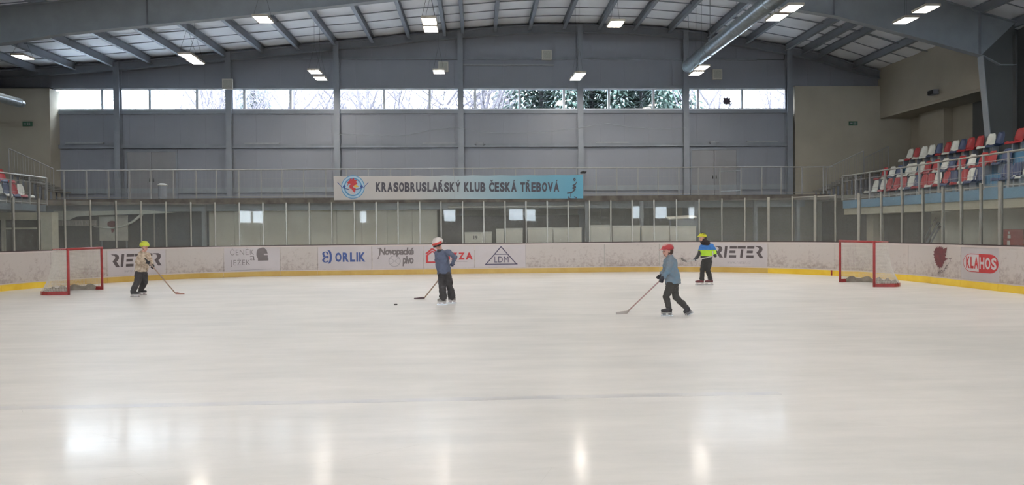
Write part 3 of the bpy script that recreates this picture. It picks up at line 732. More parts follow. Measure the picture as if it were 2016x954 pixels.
for i, p in enumerate(gp):
    x = P(p, 350, YG).x
    c = pmsh if i == 0 else pmsh.copy()
    if i: C.objects.link(c)
    c.location = (x, 0, 0)
wm = MB(); x = x0
while x < x1: wm.box((x-.0012, -.001, .1), (x+.0012, .001, 1.14)); x += .055
for z in (.45, .8): wm.box((x0, -.003, z-.003), (x1, .003, z+.003))
tag(wm.build('wire_mesh', rail_m, rg), kind='stuff')
# banner on the railing
BX0, BX1 = P(657, 368, YG-.08).x, P(1148, 368, YG-.08).x
BZ1, BZ0 = P(900, 345, YG-.08).z, P(900, 392, YG-.08).z
def banner_mat():
    m = mat('banner_cloth', (214, 210, 206), .6); nt = m.node_tree; b = nt.nodes['Principled BSDF']
    tc = nt.nodes.new('ShaderNodeTexCoord'); sp = nt.nodes.new('ShaderNodeSeparateXYZ'); nt.links.new(tc.outputs['Generated'], sp.inputs[0])
    cr = nt.nodes.new('ShaderNodeValToRGB'); e = cr.color_ramp.elements
    e[0].position = .30; e[0].color = (*lin([.76, .74, .725]), 1); e[1].position = 1; e[1].color = (*lin([.40, .66, .76]), 1)
    q = e.new(.55); q.color = (*lin([.66, .73, .76]), 1); q = e.new(.8); q.color = (*lin([.48, .66, .73]), 1)
    nt.links.new(sp.outputs[0], cr.inputs[0]); nt.links.new(cr.outputs[0], b.inputs['Base Color']); return m
bn = empty('banner', ((BX0+BX1)/2, YG-.08, BZ0), 'long white to blue club banner tied to the gallery railing', 'banner')
def bwave(x, z): return .015*math.sin(x*2.1+z*3)+.008*math.sin(x*6.3)
NXb = 120; NZb = 6; vs = []; cxb = (BX0+BX1)/2; H = BZ1-BZ0
for side_ in (0, 1):
    for j in range(NZb+1):
        for i in range(NXb+1):
            x = BX0+(BX1-BX0)*i/NXb-cxb; sagt = .02*abs(math.sin(i/NXb*math.pi*9)) if j == NZb else 0
            z = H*j/NZb-sagt; vs.append((x, bwave(x, z)+side_*.006, z))
n1 = (NXb+1)*(NZb+1); fs = []
for j in range(NZb):
    for i in range(NXb):
        q = j*(NXb+1)+i; fs.append((q, q+1, q+NXb+2, q+NXb+1)); fs.append((n1+q, n1+q+NXb+1, n1+q+NXb+2, n1+q+1))
MB().add(vs, fs).build('cloth', banner_mat(), bn, smooth=True)
def bfn2(u0, v0, u1, v1):
    def fn(u, v, off):
        px = u0+(u1-u0)*u; py = v0+(v1-v0)*v
        q = P(px, py, YG-.08); x = q.x-cxb; z = q.z-BZ0
        return (x, bwave(x, z)-off, z)
    return fn
btxt = mat('banner_letters', (84, 82, 90), .6)
fnb = bfn2(740, 377, 1101, 355)
fnb = bfn2(740, 377.5, 1101, 358.5)
vs, fs = caps('KRASOBRUSLAŘSKÝ KLUB ČESKÁ TŘEBOVÁ', .055)
bt_mb = MB().add([fnb(u, v, .012) for u, v in vs], fs)
bt_mb.build('lettering', btxt, bn)
fnl = bfn2(670, 393, 720, 343)
em_b = mat('emblem_blue', (96, 152, 196), .6); em_l = mat('emblem_light_blue', (176, 204, 222), .6); em_r = mat('emblem_red', (190, 62, 66), .6); em_y = mat('emblem_yellow', (222, 178, 84), .6); em_n = mat('emblem_navy', (60, 84, 150), .6)
emb = print_part('club_emblem', fnl, [circ(.5, .5, .46, .46, 40)], em_b, bn, .011)
print_part('emblem_ring', fnl, [], em_l, emb, .013, rings=[(.5, .5, .43, .36, 1, 40)])
print_part('emblem_ground', fnl, [circ(.5, .5, .31, .31, 32)], em_l, emb, .014)
print_part('rooster_neck', fnl, [[(.28, .45), (.42, .62), (.55, .52), (.50, .30), (.62, .22), (.44, .20), (.32, .28)]], ad_w, emb, .015)
print_part('rooster_comb', fnl, [[(.28, .52), (.30, .66), (.26, .68), (.36, .76), (.40, .84), (.46, .80), (.54, .86), (.56, .78), (.66, .78), (.62, .70), (.68, .64), (.58, .56), (.50, .54), (.52, .48), (.62, .44), (.58, .26), (.50, .34), (.44, .44), (.38, .44), (.36, .56), (.42, .62), (.34, .64)]], em_r, emb, .016)
print_part('rooster_beak', fnl, [[(.54, .56), (.64, .60), (.74, .50), (.64, .49), (.56, .48)]], em_y, emb, .017)
print_part('emblem_dot', fnl, [circ(.16, .52, .055, .055, 14)]+stroke([(-.1, .68), (.08, .48), (.35, .40)], .025), em_n, emb, .018)
print_part('emblem_dot', fnl, [circ(.84, .52, .055, .055, 14)]+stroke([(1.1, .68), (.92, .48), (.62, .40)], .025), em_n, emb, .018)
fns = bfn2(1112, 392, 1138, 344)
sig = stroke([(.65, .80), (.72, .86), (.80, .80), (.70, .76), (.66, .82)], .05)+stroke([(.80, .62), (.60, .56), (.82, .50), (.58, .46), (.78, .40), (.50, .27), (.18, .25)], .06)+stroke([(.80, .62), (.88, .70)], .05)+stroke([(.45, .23), (.42, .10)], .04)+stroke([(.30, .12), (.25, .06), (.50, .02), (.80, .02), (.88, .07), (.70, .10)], .04)
print_part('signature', fns, sig, btxt, bn, .012)
MB().box((P(895, 368, YG).x-cxb-.004, -.02, .0), (P(895, 368, YG).x-cxb+.004, .0, H)).build('join_strip', light_grey_print, bn)
# ------------------------------------------------------------------ doors on the gallery
def door(idx, pxa, pxb, pyt, label):
    a = P(pxa, 300, YW-.05).x; b = P(pxb, 300, YW-.05).x; zt = P(pxa, pyt, YW-.05).z
    d = empty('door_%d' % idx, (a, YW-.01, 3.0)); struct(d, label, 'door')
    wd = b-a; h = zt-3.0
    MB().box((-.08, -.07, 0), (0, 0, h+.08)).box((wd, -.07, 0), (wd+.08, 0, h+.08)).box((0, -.07, h), (wd, 0, h+.08)).build('door_frame', steel, d)
    for k in (0, 1):
        lf = MB().box((wd/2*k+.01, -.04, .01), (wd/2*(k+1)-.01, 0, h-.01)).build('door_leaf', mat('grey_door_leaf', (138, 138, 142), .5, scale=1), d)
        MB().box((wd/2-.1+.16*k, -.09, 1.0), (wd/2-.06+.16*k, -.04, 1.15)).build('door_handle', black, lf)
door(1, 1362, 1450, 295, 'double door on the right of the gallery wall')
door(2, 250, 346, 299, 'double door on the left of the gallery wall')
# ------------------------------------------------------------------ wall boxes, tubes, signs
boxw = mat('beige_speaker_box', (200, 196, 184), .6)
for px, py, lb_ in ((449, 166, 'white square box above the left windows'), (873, 132, 'pale square wall box behind a small lamp above the banner'), (1076, 109, 'pale square wall box high in the middle gable'), (1411, 147, 'pale square wall box right of the duct end')):
    q = P(px, py, YW-.38 if px != 1411 and px != 1076 and px != 873 else YW-.02); h = .23
    t = empty('wall_speaker', q, lb_, 'speaker', 'square boxes on the far wall')
    MB().box((-h, -.12, -h), (h, 0, h)).build('cabinet', boxw, t)
    MB().box((-h+.04, -.13, -h+.04), (h-.04, -.12, h-.04)).build('grille', mat('speaker_grille', (186, 184, 174), .7, scale=60, noise=.2), t)
    if px == 449: MB().box((-.05, 0, -.05), (.05, .08, .05)).build('bracket', steel, t)
tube_m = mat('switched_off_tube', (150, 152, 156), .5)
for a, b, y, lb_ in ((130, 205, 282, 'leftmost switched-off tube light on the far wall'), (482, 551, 283, 'switched-off tube light left of the banner logo on the wall'), (832, 897, 283, 'switched-off tube light above the banner lettering'), (1174, 1238, 281, 'switched-off tube light right of the banner'), (1470, 1530, 279, 'rightmost switched-off tube light near the corner'), (912, 1090, 128, 'long grey cable tray high on the middle gable')):
    p0, p1 = P(a, y, YW-.02), P(b, y, YW-.02)
    o = MB().box((p0.x, YW-.09, p0.z-.04), (p1.x, YW-.0, p0.z+.04)).box((p0.x+.05, YW-.12, p0.z-.025), (p1.x-.05, YW-.09, p0.z+.02)).build('tube_light' if y > 200 else 'cable_tray', tube_m)
    tag(o, lb_, 'light' if y > 200 else 'tray')
for px, py, lb_ in ((945, 284, 'small emergency light with two heads above the banner'), (1403, 280, 'small emergency light with two heads above the right double door')):
    q = P(px, py, YW-.02); t = empty('emergency_light', q, lb_, 'light', 'emergency lights on the far wall')
    MB().box((-.16, -.07, -.06), (.16, 0, .06)).build('case', tube_m, t)
    for sx in (-1, 1): MB().tube([(sx*.14, -.05, .05), (sx*.2, -.12, -.06)], [.03, .06], 10).build('lamp_head', steel, t)
exm = mat('dark_green_exit_sign', (52, 96, 76), .5); 
for px, py, Yp, lb_ in ((1679, 243, YW-.2, 'green exit sign on the right cream wall'), (55, 244, YW-.75, 'green exit sign on the left cream wall')):
    q = P(px, py, Yp-.01); t = empty('exit_sign', q, lb_, 'sign', 'exit signs')
    MB().box((-.2, -.06, -.1), (.2, .0, .1)).build('case', exm, t)
    MB().box((-.15, -.065, -.03), (-.05, -.06, .03)).box((.0, -.065, -.06), (.05, -.06, .05)).box((.08, -.065, -.06), (.13, -.06, .05)).build('pictogram', tube_m, t)
q = P(1848, 258, YW-4)
ys = XP(1848, XR+1.5, 258); z = CAMZ+ray(1848, 250).z*ys/ray(1848, 250).y
t = empty('notice', (XR+1.49, ys, z), 'small printed notice on the cream wall above the stand', 'notice')
MB().box((-.02, -.3, -.2), (0, .3, .25)).build('sheet', tube_m, t); MB().box((-.03, -.25, -.12), (-.02, .25, -.07)).box((-.03, -.2, .0), (-.02, .2, .02)).box((-.03, -.2, .08), (-.02, .2, .1)).build('print', dark_t, t)
ys = XP(1848, XR, 182); z = CAMZ+ray(1848, 182).z*ys/ray(1848, 182).y
t = empty('floodlight', (XR, ys, z), 'dark floodlight on a bracket on the right cream wall', 'floodlight')
MB().box((-.35, -.2, -.1), (-.12, .2, .1)).build('housing', steel, t); MB().box((-.37, -.18, -.08), (-.35, .18, .08)).build('glass_front', black, t); MB().box((-.12, -.03, -.03), (0, .03, .03)).build('bracket', boxw, t)
# sagging net cord in front of wall
cord = MB()
cp = [(650, 262), (700, 266), (760, 267), (800, 266), (850, 256), (895, 250), (950, 260), (985, 262), (1040, 262), (1090, 258), (1140, 252), (1170, 246), (1197, 243), (1240, 250), (1300, 254), (1345, 252)]
cord.tube([P(a, b, YW-.335) for a, b in [(665, 264)]+cp[2:-1]+[(1350, 252)]], .014, 5)
tag(cord.build('net_cord', steel_d), 'thin sagging dark cord of the safety net before the far wall', 'cord')
# ------------------------------------------------------------------ stairs at the gallery corners
def stairs(xa, xb, y0, y1, za, zb, label, name='staircase'):
    t = empty(name, (xa, (y0+y1)/2, 3.0), label, 'stairs'); n = 8
    for i in range(n):
        x = xa+(xb-xa)*i/n; z = za+(zb-za)*(i+1)/n
        MB().box((x-xa, y0-(y0+y1)/2, z-.06-3.0), (x-xa+(xb-xa)/n*1.1, y1-(y0+y1)/2, z-3.0)).build('step', concrete, t)
    yy = y0-(y0+y1)/2
    for i in range(1, n+1):
        x = (xb-xa)*i/n-(xb-xa)/n*.4; zz = za+(zb-za)*i/n-3.06
        if zz > .05: [MB().box((x-.03, q_-.03, 0), (x+.03, q_+.03, zz)).build('support', steel, t) for q_ in (yy+.05, -yy-.05)]
    MB().tube([(0, yy, za+1.0-3), (xb-xa, yy, zb+1.0-3)], .022, 6).build('handrail', rail_m, t)
    for i in range(17):
        u = i/16; r_ = .02 if i in (0, 16) else .007
        MB().tube([((xb-xa)*u, yy, za+(zb-za)*u-3.0+.02), ((xb-xa)*u, yy, za+(zb-za)*u+1.0-3)], r_, 5).build('baluster', rail_m, t)
    return t
q0, q1 = P(1627, 331, 31.5), P(1700, 297, 31.5)
stairs(q0.x, q1.x, 31.5, 32.8, q0.z-1.0, q1.z-1.0, 'stair flight with thin balusters at the right end of the gallery')
q0, q1 = P(1702, 310, 32.9), P(1749, 288, 32.9)
stairs(q0.x, q1.x, 32.9, 33.9, q0.z-1.0, q1.z-1.0, 'upper stair flight with corner post beside the right stand')
q0, q1 = P(105, 332, 31.5), P(17, 292, 31.5)
stairs(q0.x, q1.x, 31.5, 32.8, q0.z-1.0, q1.z-1.0, 'stair flight with sloping handrail at the left end of the gallery')
# ------------------------------------------------------------------ stands
XSR = 14.9; XSL = -15.85
def stand(side, x0, name, label):
    sg = side; tm = blue_con if sg > 0 else mat('slate_painted_concrete', (84, 96, 108), .7, scale=1.5); lo = 2.42 if sg > 0 else 2.50
    t = empty(name, (x0, 20, 0)); struct(t, label, 'stand')
    yA, yB = (4-20), ((29.4 if sg > 0 else 27.9)-20)
    tz = [2.73, 3.30, 4.0]; far = (XR+1.1 if sg > 0 else XL)
    xe = [x0, x0+sg*1.45, x0+sg*2.35, x0+sg*3.3]
    MB().box((0, yA, lo), (xe[1]-x0, yB, tz[0])).build('tier', tm, t)
    MB().box((xe[1]-x0, yA, 2.5), (xe[2]-x0, yB, tz[1])).build('tier', tm, t)
    MB().box((xe[2]-x0, yA, 2.7), (far-x0, yB+1.2, tz[2])).build('tier', tm, t)
    if sg > 0: MB().box((sg*.05, yA, 2.16), (sg*1.4, yB, 2.42)).build('edge_beam', mat('pale_concrete_beam', (170, 166, 150), .8, scale=2), t)
    MB().box((sg*1.4, yA, 2.2 if sg > 0 else 2.48), (far-x0, yB, 2.5)).build('soffit', concrete, t)
    return t
stand(1, XSR, 'stand_right', 'blue painted concrete tiers of the right spectator stand')
stand(-1, XSL, 'stand_left', 'blue painted concrete tiers of the left spectator stand')
def stand_rail(x0, label, z0=2.73, h=1.0, yB=9.5):
    t = empty('stand_railing', (x0, 20, z0), label, 'railing'); yA = -10.0
    MB().tube([(0, yA, h), (0, yB, h)], .028, 8).build('top_rail', alu, t)
    MB().box((-.012, yA, .05), (.012, yB, .08)).build('bottom_rail', rail_m, t)
    y = yB; pr = MB().box((-.025, -.025, 0), (.025, .025, h)).build('post', rail_m, t); pr.location = (0, y, 0)
    while y > yA:
        y -= 1.05; c = pr.copy(); C.objects.link(c); c.location = (0, y, 0)
    wm = MB(); y = yA
    while y < yB: wm.box((-.002, y-.002, .07), (.002, y+.002, h-.2)); y += .06
    wm.box((-.004, yA, h-.21), (.004, yB, h-.19)).box((-.004, yA, .4), (.004, yB, .41))
    tag(wm.build('wire_mesh', rail_m, t), kind='stuff')
stand_rail(XSR+.03, 'metal railing with bars in front of the right stand')
stand_rail(XSL-.03, 'metal railing with bars in front of the left stand', yB=8.0)
# seats
seat_c = {'w': mat('white_seat_plastic', (206, 208, 200), .4), 'r': mat('red_seat_plastic', (160, 46, 48), .4), 'b': mat('blue_seat_plastic', (62, 74, 106), .4)}
def seat_mesh():
    vs = []; fs = []; nu = 8; prof_s = [(-.20, .10), (-.19, .155), (-.12, .15), (.02, .12), (.12, .14), (.17, .24), (.20, .38), (.225, .50), (.235, .56)]
    for side_ in (0, 1):
        for j, (d, z) in enumerate(prof_s):
            wd = .20 if j < 5 else (.205, .20, .17, .10)[j-5]
            for i in range(nu+1):
                u = -1+2*i/nu; lift = (.05*abs(u)**3 if 1 < j < 6 else 0); fwd = -.05*abs(u)**2.5 if j >= 5 else 0
                vs.append((d+fwd+side_*.012*(1 if j >= 4 else 0), wd*u, z+lift-side_*.014*(1 if j < 5 else 0)))
    m = (nu+1)*len(prof_s)
    for j in range(len(prof_s)-1):
        for i in range(nu):
            q = j*(nu+1)+i; fs.append((q, q+1, q+nu+2, q+nu+1)); fs.append((m+q, m+q+nu+1, m+q+nu+2, m+q+1))
    rim = [i for i in range(nu+1)]+[(j+1)*(nu+1)+nu for j in range(len(prof_s)-1)]+[(len(prof_s)-1)*(nu+1)+i for i in range(nu-1, -1, -1)]+[j*(nu+1) for j in range(len(prof_s)-2, 0, -1)]
    for a, b in zip(rim, rim[1:]+rim[:1]): fs.append((a, m+a, m+b, b))
    return vs, fs
sv, sf = seat_mesh(); protos = {}
def mk_seat(c):
    t = empty('stadium_seat', (0, 0, 0))
    MB().add(sv, sf).build('shell', seat_c[c], t, smooth=True)
    MB().box((-.10, -.03, -.16), (.08, .03, .12)).box((-.12, -.12, -.20), (.12, .12, -.16)).build('bracket', steel, t)
    return t
names = {'w': 'white', 'r': 'red', 'b': 'dark blue'}; ordw = ['first', 'second', 'third', 'fourth', 'fifth', 'sixth', 'seventh', 'eighth', 'ninth', 'tenth', 'eleventh', 'twelfth', 'thirteenth', 'fourteenth', 'fifteenth', 'sixteenth', 'seventeenth', 'eighteenth', 'nineteenth', 'twentieth']
def seat(c, x, y, z, rz, label, group):
    if c not in protos: t = protos[c] = mk_seat(c)
    else: t = copy_tree(protos[c])
    t.location = (x, y, z); t.rotation_euler = (0, 0, rz); t.scale = (1.12, 1.05, 1.12); tag(t, label, 'seat', group)
rows = [('front', 16.05, 2.93, [(75, 'w'), (150, 'w'), (205, 'r'), (270, 'r'), (335, 'r'), (410, 'w'), (465, 'b'), (530, 'r'), (590, 'r'), (655, 'w'), (735, 'r'), (800, 'b'), (900, 'r'), (975, 'w'), (1030, 'b'), (1300, 'b'), (1385, 'b'), (1440, 'b'), (1500, 'w')]),
        ('middle', 16.95, 3.52, [(165, 'r'), (235, 'w'), (300, 'b'), (385, 'w'), (430, 'w'), (505, 'w'), (565, 'r'), (640, 'r'), (725, 'w'), (790, 'b'), (880, 'r'), (975, 'w'), (1085, 'r'), (1165, 'r'), (1300, 'b')]),
        ('top', 17.72, 4.24, [(400, 'w'), (460, 'r'), (530, 'w'), (600, 'w'), (670, 'b'), (750, 'r'), (820, 'w'), (890, 'b'), (965, 'r'), (1050, 'r'), (1155, 'w'), (1240, 'b'), (1425, 'r'), (1510, 'r')])]
for rn, xr, zr_, lst in rows:
    for i, (cx_, c) in enumerate(lst):
        y = XP(1700+cx_/4.77, xr, 350)
        seat(c, xr, y, zr_, random.uniform(-.05, .05), '%s plastic seat, %s from the far end, %s row, right stand' % (names[c], ordw[i], rn), 'plastic seats in the right stand')
lrows = [('front', -16.95, 2.93, [(50, 'w'), (36, 'r'), (22, 'b'), (6, 'w')]), ('middle', -17.85, 3.52, [(12, 'r'), (-3, 'b'), (-18, 'r')])]
for rn, xr, zr_, lst in lrows:
    for i, (px, c) in enumerate(lst):
        y = XP(px, xr, 370)
        seat(c, xr, y, zr_, math.pi, '%s plastic seat, %s from the far end, %s row, left stand' % (names[c], ordw[i], rn), 'plastic seats in the left stand')
# ------------------------------------------------------------------ under the stands and the gallery
wp = mat('white_painted_wall', (214, 214, 202), .8, scale=1.5, noise=.06)
struct(MB().box((16.2, 4, -.03), (16.4, 25.6, 2.2)).build('wall_under_stand', wp), 'white wall under the right stand', 'wall')
dw = MB().box((16.2, 25.6, -.03), (16.4, 34.3, 2.86))
struct(dw.build('wall_under_stand_dark', mat('dark_brown_wall', (84, 80, 76), .7, scale=1)), 'dark wall under the far end of the right stand', 'wall')
q = XP(1730, 16.0, 430)
struct(MB().box((15.5, q-.5, -.03), (15.9, q+.0, 2.16)).build('concrete_pillar', cream), 'beige pillar under the right stand', 'pillar')
# cream partition
a, b = P(411, 430, 31.5).x, P(861, 430, 31.5).x
pt = empty('partition', (a, 31.5, 0)); struct(pt, 'cream panel partition under the left part of the gallery', 'wall')
nn_ = 9
for i in range(nn_):
    MB().box(((b-a)*i/nn_+.006, 0, -.03), ((b-a)*(i+1)/nn_-.006, .08, 2.84)).build('partition_panel', mat('cream_partition', (226, 221, 205), .6, scale=.8, noise=.03), pt)
# shutter wall to the right under the gallery
a, b = P(1380, 430, 33).x, P(1618, 430, 33).x
sh = empty('roller_shutter', (a, 33, 0), 'dark grey roller shutter under the right part of the gallery', 'shutter')
for i in range(19): MB().box((0, 0, -.02+i*.15), (b-a, .03+.0, .12+i*.15)).build('slat', clad_low, sh)
MB().box((0, .03, -.02), (b-a, .08, 2.84)).build('backing', steel_d, sh)
# white mats leaning / stacked behind the glass
for i, (a, b, t_, dy) in enumerate(((915, 951, 457, 0), (955, 968, 456, .3), (977, 992, 450, .1), (996, 1029, 449, 0), (1039, 1088, 448, 0), (1090, 1145, 448, .15), (1163, 1203, 443, 0), (1206, 1260, 444, .2), (1264, 1318, 444, .1), (1320, 1370, 445, 0))):
    Yq = 29.3+dy; p0, p1 = P(a, t_, Yq), P(b, t_, Yq)
    t = empty('foam_mat', ((p0.x+p1.x)/2, Yq, -.03), ['first', 'second', 'third', 'fourth', 'fifth', 'sixth', 'seventh', 'eighth', 'ninth', 'tenth'][i]+' white block from the left standing behind the far glass', 'mat', 'white blocks behind the far glass')
    wd = (p1.x-p0.x)/2
    MB().box((-wd, 0, 0), (wd, .25, p0.z+.03)).build('pad', m_box, t)
    MB().box((-wd-.01, -.01, p0.z-.05), (wd+.01, .26, p0.z+.035)).build('top_edge', mat('pale_mat_edge', (212, 210, 202), .7), t)
    if i == 0:
        vs, fs = text_mesh('19', .03)
        MB().add([(-.02+u*.16, -.012, p0.z-.26+v*.16) for u, v in vs], fs).build('number', dark_t, t)
# tilted table on the blocks
p0, p1 = P(1313, 432, 29.8), P(1368, 428, 29.8)
t = empty('folded_table', (p0.x, 29.8, p0.z), 'tilted pale table top lying above the white blocks', 'table')
MB().add([(0, -.3, .0), (1.15, -.3, .06), (1.15, .3, .14), (0, .3, .08), (0, -.3, .05), (1.15, -.3, .11), (1.15, .3, .19), (0, .3, .13)], [(0, 3, 2, 1), (4, 5, 6, 7), (0, 1, 5, 4), (1, 2, 6, 5), (2, 3, 7, 6), (3, 0, 4, 7)]).build('table_top', m_box, t)
MB().box((.3, -.28, -.28), (1.1, -.25, .0)).box((.05, -.2, -.3), (.1, -.15, .02)).box((1.0, .1, -.3), (1.05, .15, .1)).build('folded_legs', steel, t)
# dark cupboards behind
o = MB().box((P(868, 430, 32.5).x, 32.5, -.03), (P(1140, 430, 32.5).x, 33.2, 2.3)).build('storage_cupboard', mat('brown_grey_cupboard', (106, 100, 96), .7, scale=1)); tag(o, 'grey storage cupboard under the middle of the gallery', 'cupboard')
# left cabin
Yc = 29.2; cabx = P(102, 440, Yc).x; zc_ = P(50, 418, Yc).z
cb = empty('cabin', (cabx, Yc, 0), 'white cabin with dark glazed front at the left behind the boards', 'cabin')
cwm = mat('cream_white_cabin', (204, 202, 184), .6)
xx = lambda p: P(p, 440, Yc).x-cabx
MB().box((xx(80), -.0, -.03), (0, .45, zc_)).box((-6, 0, zc_-.28), (xx(80), .45, zc_)).box((xx(2), 0, -.03), (xx(9), .1, zc_-.28)).box((-6, 0, -.03), (xx(80), .1, 1.0)).build('frame', cwm, cb)
MB().box((xx(9), -.01, P(50, 451, Yc).z), (xx(78), .05, P(50, 449, Yc).z+.03)).build('mullion', cwm, cb)
MB().box((-6, .06, 1.0), (xx(80), .08, zc_-.28)).build('glass', glass_mat('green_tinted_glass', (.35, .5, .46)), cb)
MB().box((-6, .40, .0), (xx(80), .45, zc_-.3)).build('rear_panel', mat('dark_green_panel', (52, 74, 70), .6), cb)
# white tarp and goal net hanging behind glass
tarp = empty('tarpaulin', (P(105, 420, 30.6).x, 30.6, 2.0), 'white tarpaulin strip narrowing to a point behind the left glass', 'tarpaulin')
q = lambda a, b: tuple(P(a, b, 30.6)-Vector(tarp.location))
pl = [q(105, 415), q(200, 415), q(282, 413), q(345, 418), q(285, 421), q(200, 423), q(150, 426), q(135, 433), q(105, 433)]
n = len(pl); MB().add(pl+[(a, b+.03, c) for a, b, c in pl], [tuple(range(n)), tuple(range(2*n-1, n-1, -1))]+[(i, (i+1) % n, n+(i+1) % n, n+i) for i in range(n)]).build('sheet', mat('grey_white_tarp', (206, 208, 200), .7), tarp)
MB().tube([q(280, 421), q(262, 436), q(240, 446), q(215, 449), q(185, 446)], [.06, .05, .04, .03, .02], 8).build('strap', mat('grey_white_tarp', (170, 170, 160), .7), tarp, smooth=True)
MB().box((q(302, 413)[0], 0, -1.9), (q(304, 413)[0], .04, q(302, 413)[2])).build('support_pole', alu, tarp)
nt_ = MB(); a = q(107, 434); b = q(190, 447)
for i in range(30):
    x = a[0]+(b[0]-a[0])*i/29; nt_.box((x-.003, .04, .0), (x+.003, .045, a[2]))
for i in range(12):
    z = a[2]*i/11; nt_.box((a[0], .04, z-.003), (b[0], .045, z+.003))
tag(nt_.build('netting', net_w, tarp), kind='stuff')
pa, pb = P(195, 424, 31.3), P(252, 473, 31.3)
t = empty('poster', ((pa.x+pb.x)/2, 31.3, pb.z), 'white poster with a red emblem behind the left glass', 'poster')
wd = (pb.x-pa.x)/2; hh = pa.z-pb.z
MB().box((-wd, 0, 0), (wd, .03, hh)).build('sheet', mat('poster_grey', (200, 196, 186), .6), t)
print_part('emblem', lambda u, v, off: (-wd+2*wd*u, -off, hh*v), [circ(.45, .66, .17, .13, 16), [(.4, .5), (.55, .58), (.52, .36), (.44, .30)]], mat('poster_red', (128, 66, 66), .6), t, .003)
MB().box((-wd+.05, .03, -pb.z-.03), (-wd+.1, .08, hh)).box((wd-.1, .03, -pb.z-.03), (wd-.05, .08, hh)).build('stand_leg', steel, t)
# dark wall under the gallery, left
struct(MB().box((XL+.05, 33.4, -.03), (P(411, 430, 33.4).x, 33.5, 2.86)).build('wall_under_gallery', mat('dark_blue_grey_wall', (92, 96, 100), .7, scale=1)), 'dark wall under the left part of the gallery', 'wall')
# red box and leaning sticks at right
XQ = 15.6
def side_pt(px, py, X0):
    d = ray(px, py); tt = X0/d.x; return Vector((X0, d.y*tt, CAMZ+d.z*tt))
a, b = side_pt(1965, 452, XQ), side_pt(2014, 482, XQ)
rb = empty('red_cabinet', (XQ, (a.y+b.y)/2, -.03), 'red cabinet with white pictograms under the right stand', 'cabinet')
L = abs(a.y-b.y)/2
MB().box((0, -L, 0), (.4, L, a.z+.03)).build('body', mat('dark_red_box', (150, 44, 40), .5, scale=4, noise=.1), rb)
MB().box((-.008, -.02, a.z-.22), (0, .1, a.z-.12)).box((-.008, .0, a.z-.42), (0, .12, a.z-.28)).tube([(-.004, .05, a.z-.06), (-.003, .05, a.z-.06)], .04, 10).build('pictogram', ad_w, rb)
MB().box((-.012, -L, a.z-.02), (.41, L, a.z+.04)).build('lid', red_m, rb)
sticks = [((1820, 470), (1841, 432), .02, 'longest dark shovel handle leaning under the right stand'), ((1828, 472), (1846, 441), .035, 'grey plank leaning second among the tools under the right stand'), ((1835, 473), (1849, 448), .03, 'short plank leaning nearest the post under the right stand')]
for (a, b, r_, lb_) in sticks:
    p0 = side_pt(a[0], a[1], 15.9); p1 = side_pt(b[0], b[1], 16.12); dirv = (p1-p0)
    p0 = p0-dirv*((p0.z+.03)/dirv.z)
    t = empty('leaning_tool', p0, lb_, 'tool', 'tools leaning under the right stand')
    MB().tube([(0, 0, 0), p1-p0], r_, 6).build('handle', steel, t)
    MB().tube([(p1-p0)*.98, (p1-p0)*1.04], r_*1.4, 6).build('grip', black, t)
# bin and small things on gallery
q = P(320, 372, 31.2)
t = empty('waste_bin', (q.x, 31.2, 3.0), 'grey round litter bin on the left part of the gallery', 'bin')
MB().tube([(0, 0, 0), (0, 0, .6), (0, 0, .62)], [.16, .18, .18], 16).build('body', steel, t); MB().tube([(0, 0, .62), (0, 0, .66), (0, 0, .72)], [.2, .2, .1], 16).build('lid', alu, t)
q0, q1 = P(1418, 333, 30.6), P(1458, 333, 30.6)
t = empty('crowd_barrier', (q0.x, 30.6, 3.0), 'shiny metal barrier before the right double door', 'barrier')
L = q1.x-q0.x
MB().tube([(0, 0, .1), (0, 0, 1.05), (L, 0, 1.08), (L, 0, .1)], .02, 8).build('frame', galv, t)
MB().tube([(0, 0, .2), (L, 0, .23)], .018, 8).build('lower_rail', galv, t)
for x in (0, L): MB().box((x-.03, -.25, 0), (x+.03, .25, .04)).box((x-.02, -.02, 0), (x+.02, .02, .12)).build('foot', galv, t)
q = P(1148, 340, YG-.02)
t = MB().tube([q+Vector((-.12, 0, 0)), q+Vector((0, -.02, .03)), q+Vector((.08, 0, .02)), q+Vector((.14, 0, .06))], [.03, .06, .05, .012], 8).build('tied_cloth', black, smooth=True)
tag(t, 'dark knotted cloth on the railing at the right end of the banner', 'cloth')
